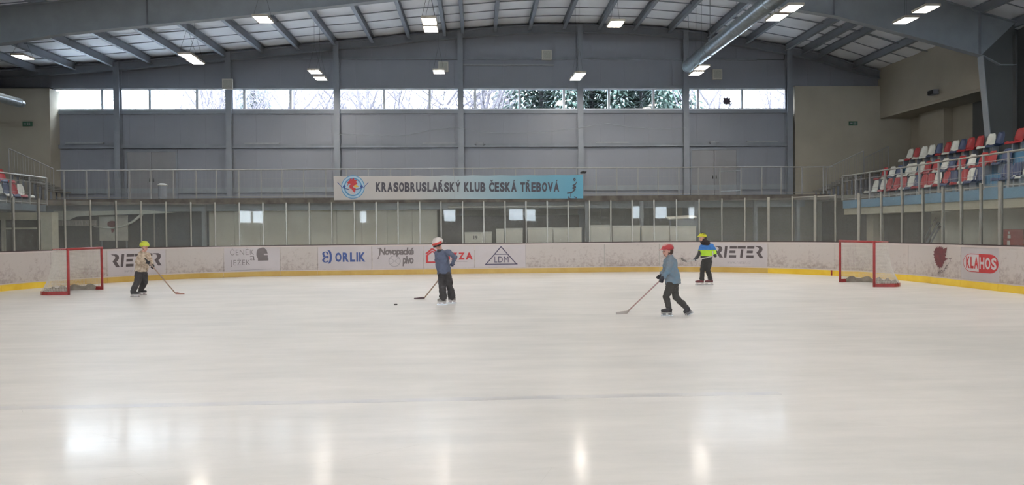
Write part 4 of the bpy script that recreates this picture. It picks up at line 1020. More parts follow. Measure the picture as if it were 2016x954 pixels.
# ------------------------------------------------------------------ goals
def goal(x, ya, yb, sg, label):
    yc = (ya+yb)/2; hw = abs(yb-ya)/2
    t = empty('hockey_goal', (x, yc, 0), label, 'goal')
    r = .035; h = 1.24; dt = .45; db = .95
    MB().tube([(0, -hw, 0), (0, -hw, h)], r, 12).build('post', red_m, t, smooth=True)
    MB().tube([(0, hw, 0), (0, hw, h)], r, 12).build('post', red_m, t, smooth=True)
    MB().tube([(0, -hw-r, h), (0, hw+r, h)], r, 12).build('crossbar', red_m, t, smooth=True)
    def base(z, k=1):                                    # curved base / top rails
        pts = [(0, -hw, z)]
        for i in range(13):
            a = math.pi*i/12; e_ = .45
            cx = -math.cos(a); sy = math.sin(a)
            pts.append((sg*db*(abs(sy)**e_), hw*1.12*math.copysign(abs(cx)**.8, cx) if i not in (0, 12) else cx*hw, z))
        pts.append((0, hw, z)); return pts
    bp_ = base(.045)[1:-1]
    mb = MB()
    for a, b in zip(bp_, bp_[1:]):
        a = Vector(a); b = Vector(b); d = (b-a).normalized(); nn = Vector((-d.y, d.x, 0))*.012
        mb.add([a-nn-Vector((0, 0, .045)), b-nn-Vector((0, 0, .045)), b+nn-Vector((0, 0, .045)), a+nn-Vector((0, 0, .045)), a-nn+Vector((0, 0, .05)), b-nn+Vector((0, 0, .05)), b+nn+Vector((0, 0, .05)), a+nn+Vector((0, 0, .05))],
               [(0, 3, 2, 1), (4, 5, 6, 7), (0, 1, 5, 4), (2, 3, 7, 6), (1, 2, 6, 5), (3, 0, 4, 7)])
    mb.build('base_rail', red_m, t)
    MB().tube([(0, -hw, h), (sg*dt, -hw*.9, h), (sg*dt, hw*.9, h), (0, hw, h)], .014, 8).build('top_frame', red_m, t)
    # net: back sheet from top frame to base, sides
    top_ = [Vector((0, -hw, h)), Vector((sg*dt*.5, -hw*.95, h)), Vector((sg*dt, -hw*.9, h)), Vector((sg*dt, -hw*.45, h)), Vector((sg*dt, 0, h)), Vector((sg*dt, hw*.45, h)), Vector((sg*dt, hw*.9, h)), Vector((sg*dt*.5, hw*.95, h)), Vector((0, hw, h))]
    bt_ = [Vector(p) for p in bp_]
    def along(pts, u):
        Ls = [0]
        for a, b in zip(pts, pts[1:]): Ls.append(Ls[-1]+(b-a).length)
        s_ = u*Ls[-1]
        for i in range(len(pts)-1):
            if s_ <= Ls[i+1]+1e-9: return pts[i].lerp(pts[i+1], (s_-Ls[i])/(Ls[i+1]-Ls[i]))
        return pts[-1]
    net = MB(); NU = 84; NV = 30
    def np_(u, v):
        a = along(top_, u); b = along(bt_, u); p = a.lerp(b, v**1.6)
        p.z = h+(.08-h)*v; return p
    for i in range(NU+1): net.tube([np_(i/NU, v/8) for v in range(9)], .0042, 3, cap=False)
    for j in range(NV+1): net.tube([np_(i/28, j/NV) for i in range(29)], .0042, 3, cap=False)
    for i in range(1, 36):                               # roof of the net
        y = -hw+2*hw*i/36; net.tube([(0, y, h), (sg*dt, y*.9, h)], .0042, 3, cap=False)
    for i in range(1, 9): net.tube([(sg*dt*i/9, -hw, h), (sg*dt*i/9, hw, h)], .0042, 3, cap=False)
    tag(net.build('net', net_w, t), kind='stuff')
    sk = MB(); rr_ = random.Random(5); prev = None       # canvas skirt inside along the base
    for i in range(2, 39):
        p = along(bt_, i/40); d = (Vector((sg*.3, 0, p.z))-p).normalized()*.07; zt = .15+.04*math.sin(i*1.1)+rr_.uniform(-.01, .01)
        c = (p+d+Vector((0, 0, -.04)), p+d+Vector((-sg*.02, 0, zt-.05)))
        if prev: sk.add([prev[0], c[0], c[1], prev[1], prev[0]+Vector((sg*.01, 0, 0)), c[0]+Vector((sg*.01, 0, 0)), c[1]+Vector((sg*.01, 0, 0)), prev[1]+Vector((sg*.01, 0, 0))], [(0, 1, 2, 3), (4, 7, 6, 5), (3, 2, 6, 7)])
        prev = c
    sk.build('skirt', mat('dirty_canvas_skirt', (160, 152, 142), .9, scale=8, noise=.15), t)
    return t
g0, g1 = G(130, 580), G(206, 569.5)
goal((g0.x+g1.x)/2, g0.y, g1.y, -1, 'red framed hockey goal with white net on the left')
g0, g1 = G(1723, 564.5), G(1652, 555)
goal((g0.x+g1.x)/2, g0.y, g1.y, 1, 'red framed hockey goal with white net on the right')

# ------------------------------------------------------------------ people
fold_tex = bpy.data.textures.new('cloth_folds', 'CLOUDS'); fold_tex.noise_scale = .09; fold_tex.noise_depth = 2
def bake(mb, name, mats, parent, voxel=.012, smooth=4, zcol=None):
    o = mb.build(name, mats, None)
    r = o.modifiers.new('r', 'REMESH'); r.mode = 'VOXEL'; r.voxel_size = voxel
    s = o.modifiers.new('s', 'SMOOTH'); s.iterations = smooth; s.factor = .5
    if name in ('jacket', 'trousers', 'hood'):
        d = o.modifiers.new('d', 'DISPLACE'); d.texture = fold_tex; d.strength = .055 if name != 'trousers' else .045; d.mid_level = .5; d.texture_coords = 'LOCAL'
    me = bpy.data.meshes.new_from_object(o.evaluated_get(bpy.context.evaluated_depsgraph_get()))
    old = o.data; o.modifiers.clear(); o.data = me; bpy.data.meshes.remove(old); me.name = name
    me.materials.clear()
    for q in (mats if isinstance(mats, (list, tuple)) else [mats]): me.materials.append(q)
    me.polygons.foreach_set('use_smooth', [True]*len(me.polygons))
    if zcol: me.polygons.foreach_set('material_index', [zcol(p.center) for p in me.polygons])
    if parent is not None: o.parent = parent; o.location = -Vector(parent.location)
    return o
def limb(mb, pts, rs, n=12, side=None):
    mb.tube(pts, rs, n, side=side)
    for p, r in zip(pts, rs):
        rr_ = r if not isinstance(r, tuple) else min(r)
        mb.ball(p, rr_*.98, 12)
skin = mat('skin', (206, 158, 142), .6)
dark_cloth = mat('charcoal_cloth', (66, 64, 66), .8, scale=12, bump=.6); glove_m = mat('dark_glove', (52, 52, 60), .7)
eye_m = mat('eye', (40, 34, 34), .3); lip = mat('lips', (168, 96, 92), .5); blade_m = mat('skate_blade', (205, 208, 210), .25, .8)
def person(K):
    V = Vector; Y0 = K['Y']
    J = {k: P(v[0], v[1], Y0+(v[2] if len(v) > 2 else 0)) for k, v in K['J'].items()}
    base = P(K['foot'][0], K['foot'][1], Y0); base.z = 0
    t = empty('person', base, K['label'], 'person')
    Fd = V(K['face']).normalized(); Sd = V((-Fd.y, Fd.x, 0)); Up = V((0, 0, 1))
    Bf = V(K.get('front', K['face'])).normalized(); Bs_ = V((-Bf.y, Bf.x, 0))
    sc = K.get('sc', 1.0); hd = J['head']; tl = K.get('tilt', 0)
    fd = (Fd*math.cos(tl)-Up*math.sin(tl)); hu = (Up*math.cos(tl)+Fd*math.sin(tl))
    H_ = lambda f, s, u: hd+fd*f*sc+Sd*s*sc+hu*u*sc
    for s in 'AB':
        if not K.get('free'+s):
            yf_ = G((K['J']['he'+s][0]+K['J']['to'+s][0])/2, K['blade'+s], 0).y; a_ = K['J']['an'+s]; k_ = K['J']['kn'+s]
            J['an'+s] = P(a_[0], a_[1], yf_); J['an'+s].z = .17; J['kn'+s] = P(k_[0], k_[1], (yf_+J['kn'+s].y)/2)
    hipc = (J['hipA']+J['hipB'])/2; chest = J['neck'].lerp(hipc, .35)
    # body: one continuous mesh with head, neck, trunk, limbs
    b = MB()
    def hball(f, s, u, r, rf=None, rs_=None, ru=None):
        c = H_(f, s, u); bb = MB().ball((0, 0, 0), (rf or r, rs_ or r, ru or r), 16)
        b.add([c+fd*v[0]*sc+Sd*v[1]*sc+hu*v[2]*sc for v in bb.v], bb.f)
    hball(-.005, 0, .025, .08, .092, .074, .092); hball(.022, 0, -.03, .06, .062, .056, .072); hball(.05, 0, -.085, .025, .025, .03, .022)
    hball(.094, 0, -.022, .012, .016, .010, .022); hball(.0, .075, -.015, .012, .016, .010, .026); hball(.0, -.075, -.015, .012, .016, .010, .026)
    nk = J['neck']
    limb(b, [nk-Up*.03, H_(-.015, 0, -.06)], [.05*sc, .045*sc])
    b.tube([hipc-Up*.04, hipc+Up*.06, chest, nk.lerp(chest, .25), nk], [(.085, .065), (.085, .062), (.09, .065), (.08, .055), (.045, .045)], 14, side=Bs_)
    for s in 'AB':
        limb(b, [J['sh'+s], J['el'+s], J['ha'+s]], [.036, .032, .026])
        limb(b, [J['hip'+s], J['kn'+s], J['an'+s]], [.07, .05, .04])
    body = bake(b, 'body', skin, t, .011, 2)
    for s in (-1, 1):
        e_ = MB().ball(H_(.080, s*.03, .0), .0105*sc, 10).build('eye', eye_m, t); e_.location = -base
    e_ = MB().tube([H_(.083, -.022, -.062), H_(.088, 0, -.064), H_(.083, .022, -.062)], .005, 6).build('mouth', lip, t); e_.location = -base
    # jacket
    jk = MB(); hem = K['hem']; hz = P(hem[0], hem[1], Y0); wv = K.get('wid', (.165, .125))
    waist = hz.lerp(chest, .45)
    hz = hz-Up*.015; wv = (wv[0]*1.06, wv[1]*1.06)
    jk.tube([hz, hz+Up*.015, waist, chest+Up*.0, nk.lerp(chest, .28), nk.lerp(chest, .08), nk+Up*.01], [(wv[0], wv[1]), (wv[0], wv[1]), (wv[0]*.96, wv[1]*.98), (wv[0]*.98, wv[1]), (wv[0]*.84, wv[1]*.82), (wv[0]*.5, wv[1]*.62), (.062, .062)], 20, side=Bs_)
    for s in 'AB':
        sh, el, ha = J['sh'+s], J['el'+s], J['ha'+s]; wr = el.lerp(ha, .80)
        limb(jk, [nk.lerp(chest, .25), sh], [.06, .066]); limb(jk, [sh, sh.lerp(el, .5), el, el.lerp(wr, .6), wr], [.066, .060, .054, .05, .046])
    if K.get('hood'): jk.ball(nk-Bf*.06+Up*.0, (.09, .08, .06), 14)
    jo = bake(jk, 'jacket', K['jmats'], t, .012, 4, K.get('zcol'))
    cz = MB().tube([nk-Up*.03, nk+Up*.035], [.072, .066], 16).build('collar', K.get('collar', K['jmats'][0]), jo)
    if K.get('scarf'):
        sc_ = MB(); sc_.tube([nk-Up*.05, nk+Up*.02, H_(-.01, 0, -.09), H_(-.03, 0, -.03)], [(.13, .11), (.12, .11), (.10, .095), (.09, .085)], 16, side=Sd); sc_.ball(H_(-.05, 0, -.02), (.09, .09, .10), 14)
        bake(sc_, 'hood', K['scarf'], t, .012, 3)
    # trousers
    tr = MB(); tw = K.get('leg', (.095, .078, .072))
    tr.tube([hz+Up*.08, hipc, hipc-Up*.06], [(wv[0]*.78, wv[1]*.82), (wv[0]*.80, wv[1]*.85), (wv[0]*.64, wv[1]*.72)], 18, side=Bs_)
    for s in 'AB':
        hp, kn, an = J['hip'+s], J['kn'+s], J['an'+s]
        limb(tr, [hp, hp.lerp(kn, .5), kn, kn.lerp(an, .5), an], [tw[0]*.9, (tw[0]+tw[1])/2, tw[1], (tw[1]+tw[2])/2, tw[2]])
    limb(tr, [hipc-Up*.02, hipc-Up*.10], [tw[0]*.85, tw[0]*.7])
    to = bake(tr, 'trousers', K.get('tmat', dark_cloth), t, .012, 3)
    if K.get('stripe'):
        a, b_ = K['stripe']; o = MB().tube([P(a[0], a[1], Y0-a[2]), P(b_[0], b_[1], Y0-b_[2])], [.009, .010], 6).build('reflective_stripe', ad_w, to)
    # skates
    for s in 'AB':
        heel, toe, an = J['he'+s], J['to'+s], J['an'+s]
        if not K.get('free'+s):
            y = G((K['J']['he'+s][0]+K['J']['to'+s][0])/2, K['blade'+s], 0).y
            q = P(K['J']['he'+s][0], K['blade'+s], y); heel = V((q.x, y, .085)); q = P(K['J']['to'+s][0], K['blade'+s], y); toe = V((q.x, y+K.get('toeY', 0), .085))
        d = (toe-heel).normalized(); side = d.cross(Up); side.normalize(); up = side.cross(d).normalized()
        L = (toe-heel).length
        bt = MB(); bt.tube([heel+up*.02, heel+d*L*.35+up*.03, heel+d*L*.7+up*.025, toe+up*.02], [(.036, .032), (.04, .04), (.038, .042), (.025, .03)], 12, side=up)
        limb(bt, [heel+d*.05+up*.03, heel+d*.055+up*.10, an-Up*.01 if K.get('free'+s) else V((an.x, heel.y, .22))], [.045, .046, .048])
        sk_ = bake(bt, 'skate_boot', K['boot'], t, .009, 2)
        hb = MB(); bo = up*-.018
        def slab(p0, p1, th, hgt, mb):
            a = side*th; mb.add([p0-a, p1-a, p1+a, p0+a, p0-a-up*hgt, p1-a-up*hgt, p1+a-up*hgt, p0+a-up*hgt], [(0, 1, 2, 3), (4, 7, 6, 5), (0, 4, 5, 1), (1, 5, 6, 2), (2, 6, 7, 3), (3, 7, 4, 0)])
        slab(heel+bo, toe+bo, .02, .012, hb); slab(heel+d*.01+bo, heel+d*.07+bo, .012, .045, hb); slab(toe-d*.09+bo, toe-d*.03+bo, .012, .045, hb)
        hb.build('blade_holder', K.get('holder', black), sk_)
        bl = MB(); slab(heel-d*.015+up*-.055, toe+d*.005+up*-.055, .003, .03, bl); bl.build('blade', blade_m, sk_)
    # gloves with five fingers
    for s in 'AB':
        ha, el = J['ha'+s], J['el'+s]; gd_ = K.get('grip'+s) or (ha-el).normalized(); gd_ = V(gd_).normalized()
        arm = (ha-el).normalized(); ax = gd_ if abs(gd_.dot(arm)) < .95 else Bs_
        ax = (ax-arm*ax.dot(arm)).normalized(); nrm = arm.cross(ax).normalized()
        g = MB(); limb(g, [ha-arm*.05, ha-arm*.015, ha+arm*.02], [.038, .04, .042])
        for k, ln in enumerate((.85, 1, .95, .75)):
            o_ = ax*(k-1.5)*.021; k0 = ha+arm*.045+o_
            g.tube([ha+arm*.01+o_, k0, k0+arm*.022*ln-nrm*.018, k0+arm*.012*ln-nrm*.042, k0-arm*.012-nrm*.048], [.013, .0125, .012, .011, .009], 8)
        g.tube([ha-arm*.02+ax*.03, ha+arm*.01+ax*.05-nrm*.012, ha+arm*.035+ax*.04-nrm*.034], [.014, .013, .010], 8)
        bake(g, 'glove', K.get('glove', glove_m), t, .005, 1)
    # helmet
    he = MB(); a_, b__, c__ = K.get('hsize', (.125, .102, .105)); cu = .045; n1, n2 = 24, 9; vs = []; fs = []
    for lay in (0, 1):
        k_ = 1-.12*lay
        for j in range(n2+1):
            th = math.pi/2*j/n2*1.12
            for i in range(n1):
                ph = 2*math.pi*i/n1; rib = 1+(.03*math.cos(ph*6) if K.get('ribs') else 0)*math.sin(th)
                z_ = c__*math.cos(th)*k_
                if j == n2: z_ += (.012 if math.cos(ph) > .3 else -.012)
                vs.append(H_(a_*math.sin(th)*math.cos(ph)*k_*rib-.012, b__*math.sin(th)*math.sin(ph)*k_*rib, cu+z_))
    m_ = n1*(n2+1)
    for lay in (0, 1):
        for j in range(n2):
            for i in range(n1): fs.append((lay*m_+j*n1+i, lay*m_+(j+1)*n1+i, lay*m_+(j+1)*n1+(i+1) % n1, lay*m_+j*n1+(i+1) % n1))
    for i in range(n1): fs.append((n2*n1+i, m_+n2*n1+i, m_+n2*n1+(i+1) % n1, n2*n1+(i+1) % n1))
    he.add(vs, fs); ho = he.build('helmet', K['helm'], t, smooth=True); ho.location = -base
    vt = MB()
    def onh(f, s, g=1.015):                               # strip on the helmet surface
        th = math.asin(min(1, math.hypot(f, s))); ph = math.atan2(s, f)
        return H_(a_*math.sin(th)*math.cos(ph)*g-.012, b__*math.sin(th)*math.sin(ph)*g, cu+c__*math.cos(th)*g)
    for (f0, s0, f1, s1, r_) in K['vents']:
        vt.tube([onh(f0, s0), onh((f0+f1)/2, (s0+s1)/2), onh(f1, s1)], r_, 6)
    vt.build('helmet_vents', K.get('ventm', black), ho)
    if K.get('peak'):
        pk_ = MB(); pts = []
        for i in range(9):
            ph = -1.1+2.2*i/8; pts.append((H_(a_*math.cos(ph)-.012, b__*math.sin(ph), cu+.012), H_(a_*math.cos(ph)*1.45-.012, b__*math.sin(ph)*.9, cu+.004)))
        for (p0, q0), (p1, q1) in zip(pts, pts[1:]): pk_.add([p0, q0, q1, p1, p0+hu*.006, q0+hu*.006, q1+hu*.006, p1+hu*.006], [(0, 1, 2, 3), (4, 7, 6, 5), (1, 5, 6, 2), (0, 3, 7, 4)])
        pk_.build('helmet_peak', K['helm'], ho)
    if K.get('goggle'):
        gg = MB(); gp_ = [H_(a_*1.02*math.cos(p_)-.012, b__*1.04*math.sin(p_), .03+.012*math.cos(p_)) for p_ in [-2.0+4.0*i/14 for i in range(15)]]
        gg.tube(gp_, [(.026, .012)]*15, 8, side=hu); gg.build('goggle_band', K['goggle'], ho)
        g2 = MB(); gp_ = [H_(a_*1.03*math.cos(p_)-.012, b__*1.05*math.sin(p_), -.012) for p_ in [-2.0+4.0*i/14 for i in range(15)]]
        g2.tube(gp_, [(.014, .010)]*15, 8, side=hu); g2.build('helmet_band', black, ho)
    hm = K.get('hair')
    if hm:
        hr = MB(); hr.ball(H_(-.045, 0, -.01), (.07, .078, .085), 16); bake(hr, 'hair', hm, t, .01, 2)
    st_ = MB()
    for s in (-1, 1): st_.tube([H_(0, s*.08, .02), H_(.02, s*.062, -.05), H_(.03, 0, -.103)], .006, 5)
    st_.build('chin_strap', black, ho)
    return t
def stick(pts, blade, label, m_sh, m_bl, tape=None):
    """pts: grip end -> heel on the ice; blade: heel -> tip"""
    p0 = Vector(pts[0]); hl = Vector(pts[-1]); t = empty('hockey_stick', (hl.x, hl.y, max(0, min(p.z for p in map(Vector, blade))-.03)), label, 'hockey stick'); b0 = Vector(t.location)
    MB().tube([Vector(p)-b0 for p in pts], [(.016, .011)]*len(pts), 8).build('shaft', m_sh, t)
    bl = MB(); bs_ = [Vector(p)-b0 for p in blade]
    bl.tube(bs_, [(.02, .007)]+[(.032, .006)]*(len(bs_)-2)+[(.024, .005)], 10, side=(0, 0, 1)); bl.build('blade', m_bl, t)
    if tape: 
        a = Vector(pts[0])-b0; c = Vector(pts[1])-b0; MB().tube([a-(c-a).normalized()*.012, a+(c-a)*tape], .019, 8).build('grip_tape', black, t)
    return t
def gy(px, py): return G(px, py, 0).y
# child 1: left, lime helmet, pale camouflage jacket
Y1 = gy(272, 583)
camo = mat('pale_camouflage_cloth', (206, 190, 172), .85, scale=14, rgb2=(156, 136, 116), bump=.6)
K1 = dict(Y=Y1, foot=(272, 583), label='child in lime helmet and pale camouflage jacket holding a stick beside the left goal', face=(.9, -.43, 0), front=(.92, -.39, 0), tilt=.12,
 J=dict(head=(284.8, 486, -.02), neck=(283, 497.5), shA=(275.5, 502.5, -.12), elA=(273.5, 517, -.16), haA=(291.5, 516, -.30), shB=(290, 501, .13), elB=(295.5, 511, .04), haB=(300.5, 523, -.16),
  hipA=(273, 536, -.07), knA=(270.5, 556, -.16), anA=(262, 575, -.10), heA=(257.5, 580), toA=(274.5, 580), hipB=(283, 536, .07), knB=(285, 554.5, 0), anB=(277.5, 573, .08), heB=(272.5, 577), toB=(288.5, 577)),
 bladeA=584.5, bladeB=581.0, hem=(278.2, 533.5), wid=(.145, .165), leg=(.098, .085, .070), jmats=[camo], helm=mat('lime_helmet', (206, 216, 70), .35), vents=[(-.6, .3, .5, .3, .006), (-.6, -.3, .5, -.3, .006), (-.5, 0, .6, 0, .006), (-.3, .7, .3, .7, .006), (-.3, -.7, .3, -.7, .006)],
 ventm=mat('lime_vent_shadow', (150, 160, 52), .6), boot=mat('dark_grey_boot', (60, 60, 62), .5), holder=ad_w, gripA=(.5, -.1, -.6), gripB=(.5, -.1, -.6), hood=True, hsize=(.128, .112, .12))
person(K1)
h1 = P(291.5, 515, Y1-.33); h2 = P(303, 527, Y1-.22); yb = gy(346, 578.5); hh1 = P(345, 576.5, yb); tip = P(363, 578.5, yb-.05)
h1 = h1+(h1-h2)*.5
stick([h1, h2, hh1], [hh1, hh1.lerp(tip, .25)-Vector((0, 0, .005)), hh1.lerp(tip, .6)-Vector((0, .01, .01)), tip], 'wooden hockey stick with a red brown blade held by the child near the left goal', woodm, mat('red_brown_blade', (158, 106, 92), .6), .3)
# child 2: middle, blue jacket
Y2 = gy(878, 598)
blue2 = mat('slate_blue_jacket', (98, 106, 128), .8, scale=8, noise=.08, bump=.6)
K2 = dict(Y=Y2, foot=(878, 598), label='child in white and red helmet and slate blue jacket, hand on hip, in the middle', face=(-.93, -.3, 0), front=(-.88, .47, 0), tilt=.42,
 J=dict(head=(862.5, 480.5, 0), neck=(866.5, 493.5), shA=(883, 496.5, -.12), elA=(896, 505.5, -.22), haA=(890.5, 519.5, -.10), shB=(860.5, 498, .12), elB=(861, 518, .30), haB=(866.5, 540, .22),
  hipA=(881, 539.5, -.07), knA=(884.5, 562, -.09), anA=(889.5, 586, -.07), heA=(897.5, 592), toA=(882, 592), hipB=(869.5, 539.5, .07), knB=(870.5, 562, .04), anB=(872.5, 585, 0), heB=(879, 595), toB=(861, 595)),
 bladeA=597.0, bladeB=599.5, hem=(874.8, 537), wid=(.15, .15), leg=(.098, .085, .09), jmats=[blue2], collar=mat('dark_collar', (58, 60, 66), .8), helm=mat('white_helmet', (214, 206, 202), .35), vents=[(-.5, .25, .4, .25, .004), (-.5, -.25, .4, -.25, .004)], ventm=mat('grey_vent', (170, 160, 158), .6),
 goggle=mat('red_goggle_band', (206, 70, 62), .5), boot=mat('white_grey_boot', (150, 146, 142), .5), holder=ad_w, glove=mat('navy_glove', (62, 66, 92), .7), stripe=((877, 561, .09), (881, 575, .10)), gripA=(1, 0, 0), gripB=(-.6, 0, -.7), hsize=(.128, .112, .115), toeY=0)
person(K2)
h1 = P(872, 537, Y2+.20); yb = gy(838, 588); h2 = P(862, 552.5, Y2+.14); hl = P(836, 585.5, yb); tip = P(815, 588, yb-.02)
stick([h1, h2, hl], [hl, hl.lerp(tip, .25)-Vector((0, 0, .01)), hl.lerp(tip, .6)-Vector((0, .01, .01)), tip], 'hockey stick with a dark blade held by the child in the slate blue jacket', woodm, mat('dark_brown_blade', (92, 74, 76), .6))
# child 3: right front, red helmet, light blue jacket, striding left
Y3 = gy(1318, 622)
blue3 = mat('worn_light_blue_jacket', (108, 134, 154), .85, scale=5, rgb2=(124, 130, 136), bump=.6)
K3 = dict(Y=Y3, foot=(1320, 622), label='child in red helmet and light blue jacket striding left with a stick', face=(-.97, -.22, 0), front=(-.95, -.3, 0), tilt=.2,
 J=dict(head=(1314, 493.5, 0), neck=(1318.5, 505), shA=(1320, 511, -.13), elA=(1315.5, 533, -.20), haA=(1303, 548, -.22), shB=(1319, 511, .13), elB=(1310, 531, .16), haB=(1300, 544, -.02),
  hipA=(1320, 560, -.07), knA=(1311.5, 583, -.10), anA=(1316.5, 609, -.08), heA=(1323, 616), toA=(1301.5, 616), hipB=(1326, 560, .07), knB=(1331, 585, .06), anB=(1352, 605.5, .10), heB=(1359.5, 608.5, .10), toB=(1347.5, 617.0, .10)),
 bladeA=622.0, bladeB=620, freeB=True, hem=(1325.5, 556.5), wid=(.125, .135), leg=(.082, .066, .052), jmats=[blue3], helm=mat('red_helmet', (176, 56, 62), .35), vents=[(-.8, .35, .6, .35, .012), (-.8, -.35, .6, -.35, .012), (-.7, 0, .7, 0, .012)], ventm=mat('pale_red_vent', (206, 160, 158), .5),
 ribs=True, peak=True, boot=mat('charcoal_boot', (56, 54, 58), .5), holder=mat('grey_holder', (120, 118, 120), .5), hair=mat('brown_hair', (84, 66, 58), .9), gripA=(-.5, 0, -.6), gripB=(-.5, 0, -.6), hsize=(.125, .10, .085), tmat=mat('charcoal_leggings', (70, 68, 66), .8, bump=.6))
person(K3)
h1 = P(1303, 548.5, Y3-.10); yb = gy(1238, 612); hl = P(1240, 608.5, yb); tip = P(1213, 616.5, gy(1213, 618.5))
hl2 = P(1234, 614.5, gy(1234, 617)); h0 = h1+(h1-hl)*.12
stick([h0, h1, hl], [hl, hl2, hl2.lerp(tip, .5)-Vector((0, .01, 0)), tip], 'pale pinkish hockey stick held by the striding child in the light blue jacket', mat('pinkish_shaft', (190, 158, 158), .6), mat('pale_grey_blade', (182, 174, 170), .6))
# child 4: far right, yellow helmet, blue and lime top
Y4 = gy(1388, 560.5)
zb1 = P(1390, 491.5, Y4).z; zb2 = P(1390, 503.5, Y4).z
elz = P(1390, 489, Y4).z
blue4 = mat('bright_blue_top', (66, 124, 196), .75, bump=.6); lime4 = mat('lime_top', (190, 230, 66), .75, bump=.6)
xl, xr_ = P(1377.5, 500, Y4).x, P(1406.0, 500, Y4).x
def z4(c):
    if c.z < zb2: return 2
    if (c.x < xl or c.x > xr_) and c.z < zb1-.02: return 2
    return 0 if c.z > zb1 else 1
K4 = dict(Y=Y4, foot=(1388, 560.5), label='child in yellow helmet and blue and lime striped top near the far boards', face=(-.93, -.36, 0), front=(-.8, -.6, 0), tilt=.1,
 J=dict(head=(1382.5, 467.5, -.04), neck=(1390, 479.5), shA=(1401, 484, -.08), elA=(1408, 494, -.14), haA=(1408, 502.5, -.26), shB=(1382, 485, .06), elB=(1376.5, 499.5, -.06), haB=(1369, 510.5, -.24),
  hipA=(1396, 514, -.02), knA=(1393.5, 531, -.10), anA=(1398.5, 547, -.02), heA=(1403.5, 554), toA=(1387.5, 554), hipB=(1387, 514, .07), knB=(1383, 531, -.02), anB=(1382, 547, .04), heB=(1385.5, 554), toB=(1369, 554)),
 bladeA=560.5, bladeB=561.0, hem=(1391.5, 507), wid=(.17, .14), leg=(.098, .078, .066), jmats=[blue4, lime4, dark_cloth], zcol=z4, collar=dark_cloth, scarf=mat('dark_brown_hood', (58, 50, 50), .9), helm=mat('yellow_helmet', (214, 212, 50), .35),
 vents=[(-.8, .3, .55, .3, .012), (-.8, -.3, .55, -.3, .012), (-.7, 0, .3, 0, .010), (-.4, .75, .3, .7, .01), (-.4, -.75, .3, -.7, .01)], ribs=True, peak=True, boot=mat('dark_red_boot', (122, 50, 54), .5, scale=14, rgb2=(74, 52, 56)), holder=mat('white_holder', (210, 204, 200), .5), gripA=(-1, 0, -.2), gripB=(-1, 0, -.2), hsize=(.128, .105, .095), tmat=mat('charcoal_trousers', (62, 61, 60), .8, bump=.6))
person(K4)
a = P(1410, 502.5, Y4-.31); b_ = P(1369, 511.5, Y4-.30); c = P(1352, 514.5, Y4-.32); d = P(1346, 512, Y4-.32); e = P(1342, 507, Y4-.30)
stick([a, b_, c], [c, d, c.lerp(e, .8)+Vector((-.02, 0, -.01)), e], 'grey hockey stick carried level across the hips by the child in blue and lime', mat('silver_shaft', (176, 174, 172), .4), mat('dark_grey_blade', (120, 112, 108), .6))

# ------------------------------------------------------------------ outside: snow, trees
struct(MB().box((-70, YW+.6, -.4), (70, 95, -.05)).build('snowy_ground', snow), 'snowy ground outside the far wall', 'ground')
used_l = set(); cnt_ = {}; ordn = ['first', 'second', 'third', 'fourth', 'fifth', 'sixth', 'seventh', 'eighth', 'ninth', 'tenth', 'eleventh', 'twelfth', 'thirteenth', 'fourteenth', 'fifteenth', 'sixteenth', 'seventeenth']
def bare_tree(x, y, h, seed, trunk_r):
    rn = random.Random(seed); tr = MB(); br = MB()
    def grow(p, d, L, r, lev, mb):
        n = 4; pts = [p]; 
        for i in range(n):
            d = (d+Vector((rn.gauss(0, .12), rn.gauss(0, .08), rn.gauss(.02, .08)))).normalized(); pts.append(pts[-1]+d*L/n)
        mb.tube(pts, [r*(1-.5*i/n) for i in range(n+1)], 5 if lev < 2 else 3, cap=False)
        if lev >= 4: return
        k = 7 if lev == 0 else 5
        for j in range(k):
            q = pts[min(n, 1+int(j*n/k)) if lev else min(n, 2+int(j*(n-1)/k))]; a = rn.uniform(0, 2*math.pi); s = rn.uniform(.5, 1.0)
            nd = (d*(1-s*.6)+Vector((math.cos(a), math.sin(a)*.7, rn.uniform(.0, .7)))*s).normalized()
            grow(q, nd, L*rn.uniform(.42, .62), r*.42, lev+1, br)
    grow(Vector((0, 0, 0)), Vector((rn.gauss(0, .05), 0, 1)), h*.62, trunk_r, 0, tr)
    wi = sum(1 for m_ in mull if proj((x, y, 9.5))[0] > m_); lb_ = 'bare tree outside, behind the %s high window from the left' % ordn[max(0, wi-1)]
    cnt_[wi] = cnt_.get(wi, 0)+1
    if cnt_[wi] > 1: lb_ += ', %s one there' % ordn[cnt_[wi]-1]
    used_l.add(lb_); t = empty('bare_tree', (x, y, -.05), lb_, 'tree', 'bare trees outside the far windows')
    tr.build('trunk', bark, t); br.build('branches', bark, t)
spots = [(300, 62), (372, 46), (430, 60), (520, 55), (596, 41), (622, 58), (700, 45), (738, 60), (800, 42), (815, 50), (860, 58), (920, 48), (960, 42), (1010, 52), (1380, 44), (1412, 55), (1490, 46), (1525, 58), (1350, 60), (330, 52), (400, 56), (455, 50), (485, 44), (550, 49), (575, 60), (655, 52), (680, 58), (725, 50), (770, 53), (885, 44), (900, 56), (985, 46), (1395, 50), (1440, 48), (1470, 60), (1540, 50)]
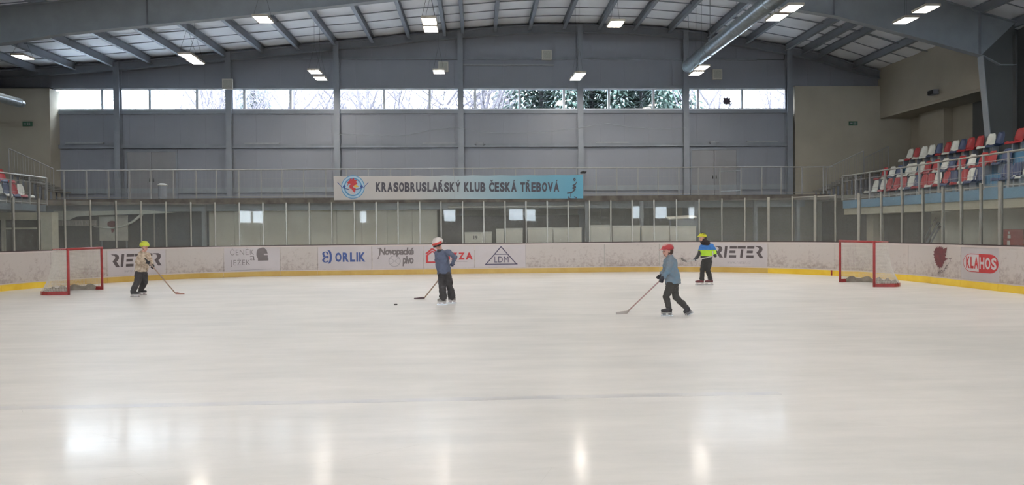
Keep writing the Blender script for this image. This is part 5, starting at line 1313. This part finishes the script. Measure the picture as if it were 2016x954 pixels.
for i, (px, y) in enumerate(spots): bare_tree(P(px, 200, y).x, y, 15+(i*37 % 5), i+20, (.20 if y < 50 else .16))
def spruce(x, y, h, seed, label):
    rn = random.Random(seed); wi = sum(1 for m_ in mull if proj((x, y, 9.5))[0] > m_); label = 'snow dusted spruce outside, behind the %s high window from the left' % ordn[max(0, wi-1)]
    cnt_[-wi] = cnt_.get(-wi, 0)+1
    if cnt_[-wi] > 1: label += ', %s one there' % ordn[cnt_[-wi]-1]
    used_l.add(label); t = empty('snowy_spruce', (x, y, -.05), label, 'tree', 'snowy spruces outside the far windows')
    MB().tube([(0, 0, 0), (0, 0, h)], [.2, .03], 7).build('trunk', bark, t); f = MB(); sn = MB()
    z = 1.5
    while z < h-.3:
        R_ = (h-z)*.30+.2; n = 11
        for k in range(n):
            a = 2*math.pi*k/n+rn.uniform(-.3, .3); d = Vector((math.cos(a), math.sin(a), 0)); s = Vector((-d.y, d.x, 0)); L = R_*rn.uniform(.7, 1.1)
            m = 6
            for q in range(1, m+1):
                p = d*L*q/m+Vector((0, 0, z-.25*L*(q/m)**2)); wd = .20*L*(1.2-q/m)
                for sd in (-1, 1):
                    tip_ = p+s*sd*wd*1.6+d*.15+Vector((0, 0, -.22+rn.uniform(-.08, .08)))
                    f.add([p-d*.12, p+d*.12, tip_+d*.04, tip_-d*.04], [(0, 1, 2, 3)])
                    if rn.random() < .6: sn.add([p-d*.09+Vector((0, 0, .03)), p+d*.09+Vector((0, 0, .03)), p.lerp(tip_, .7)+Vector((0, 0, .04))], [(0, 1, 2)])
        z += .30
    tag(f.build('needles', mat('spruce_needles', (64, 84, 76), .9, scale=3, noise=.3), t), kind='stuff'); tag(sn.build('snow_on_branches', snow, t), kind='stuff')
for i, (px, y, h) in enumerate(((1065, 42, 16), (1112, 50, 18), (1165, 43, 15), (1215, 47, 17), (1262, 42, 16), (1310, 46, 16), (1240, 56, 20), (1000, 62, 17), (500, 64, 17))):
    spruce(P(px, 200, y).x, y, h, i, 'snow dusted spruce outside the high windows right of the middle' if px > 900 else 'spruce far outside the high windows on the left')
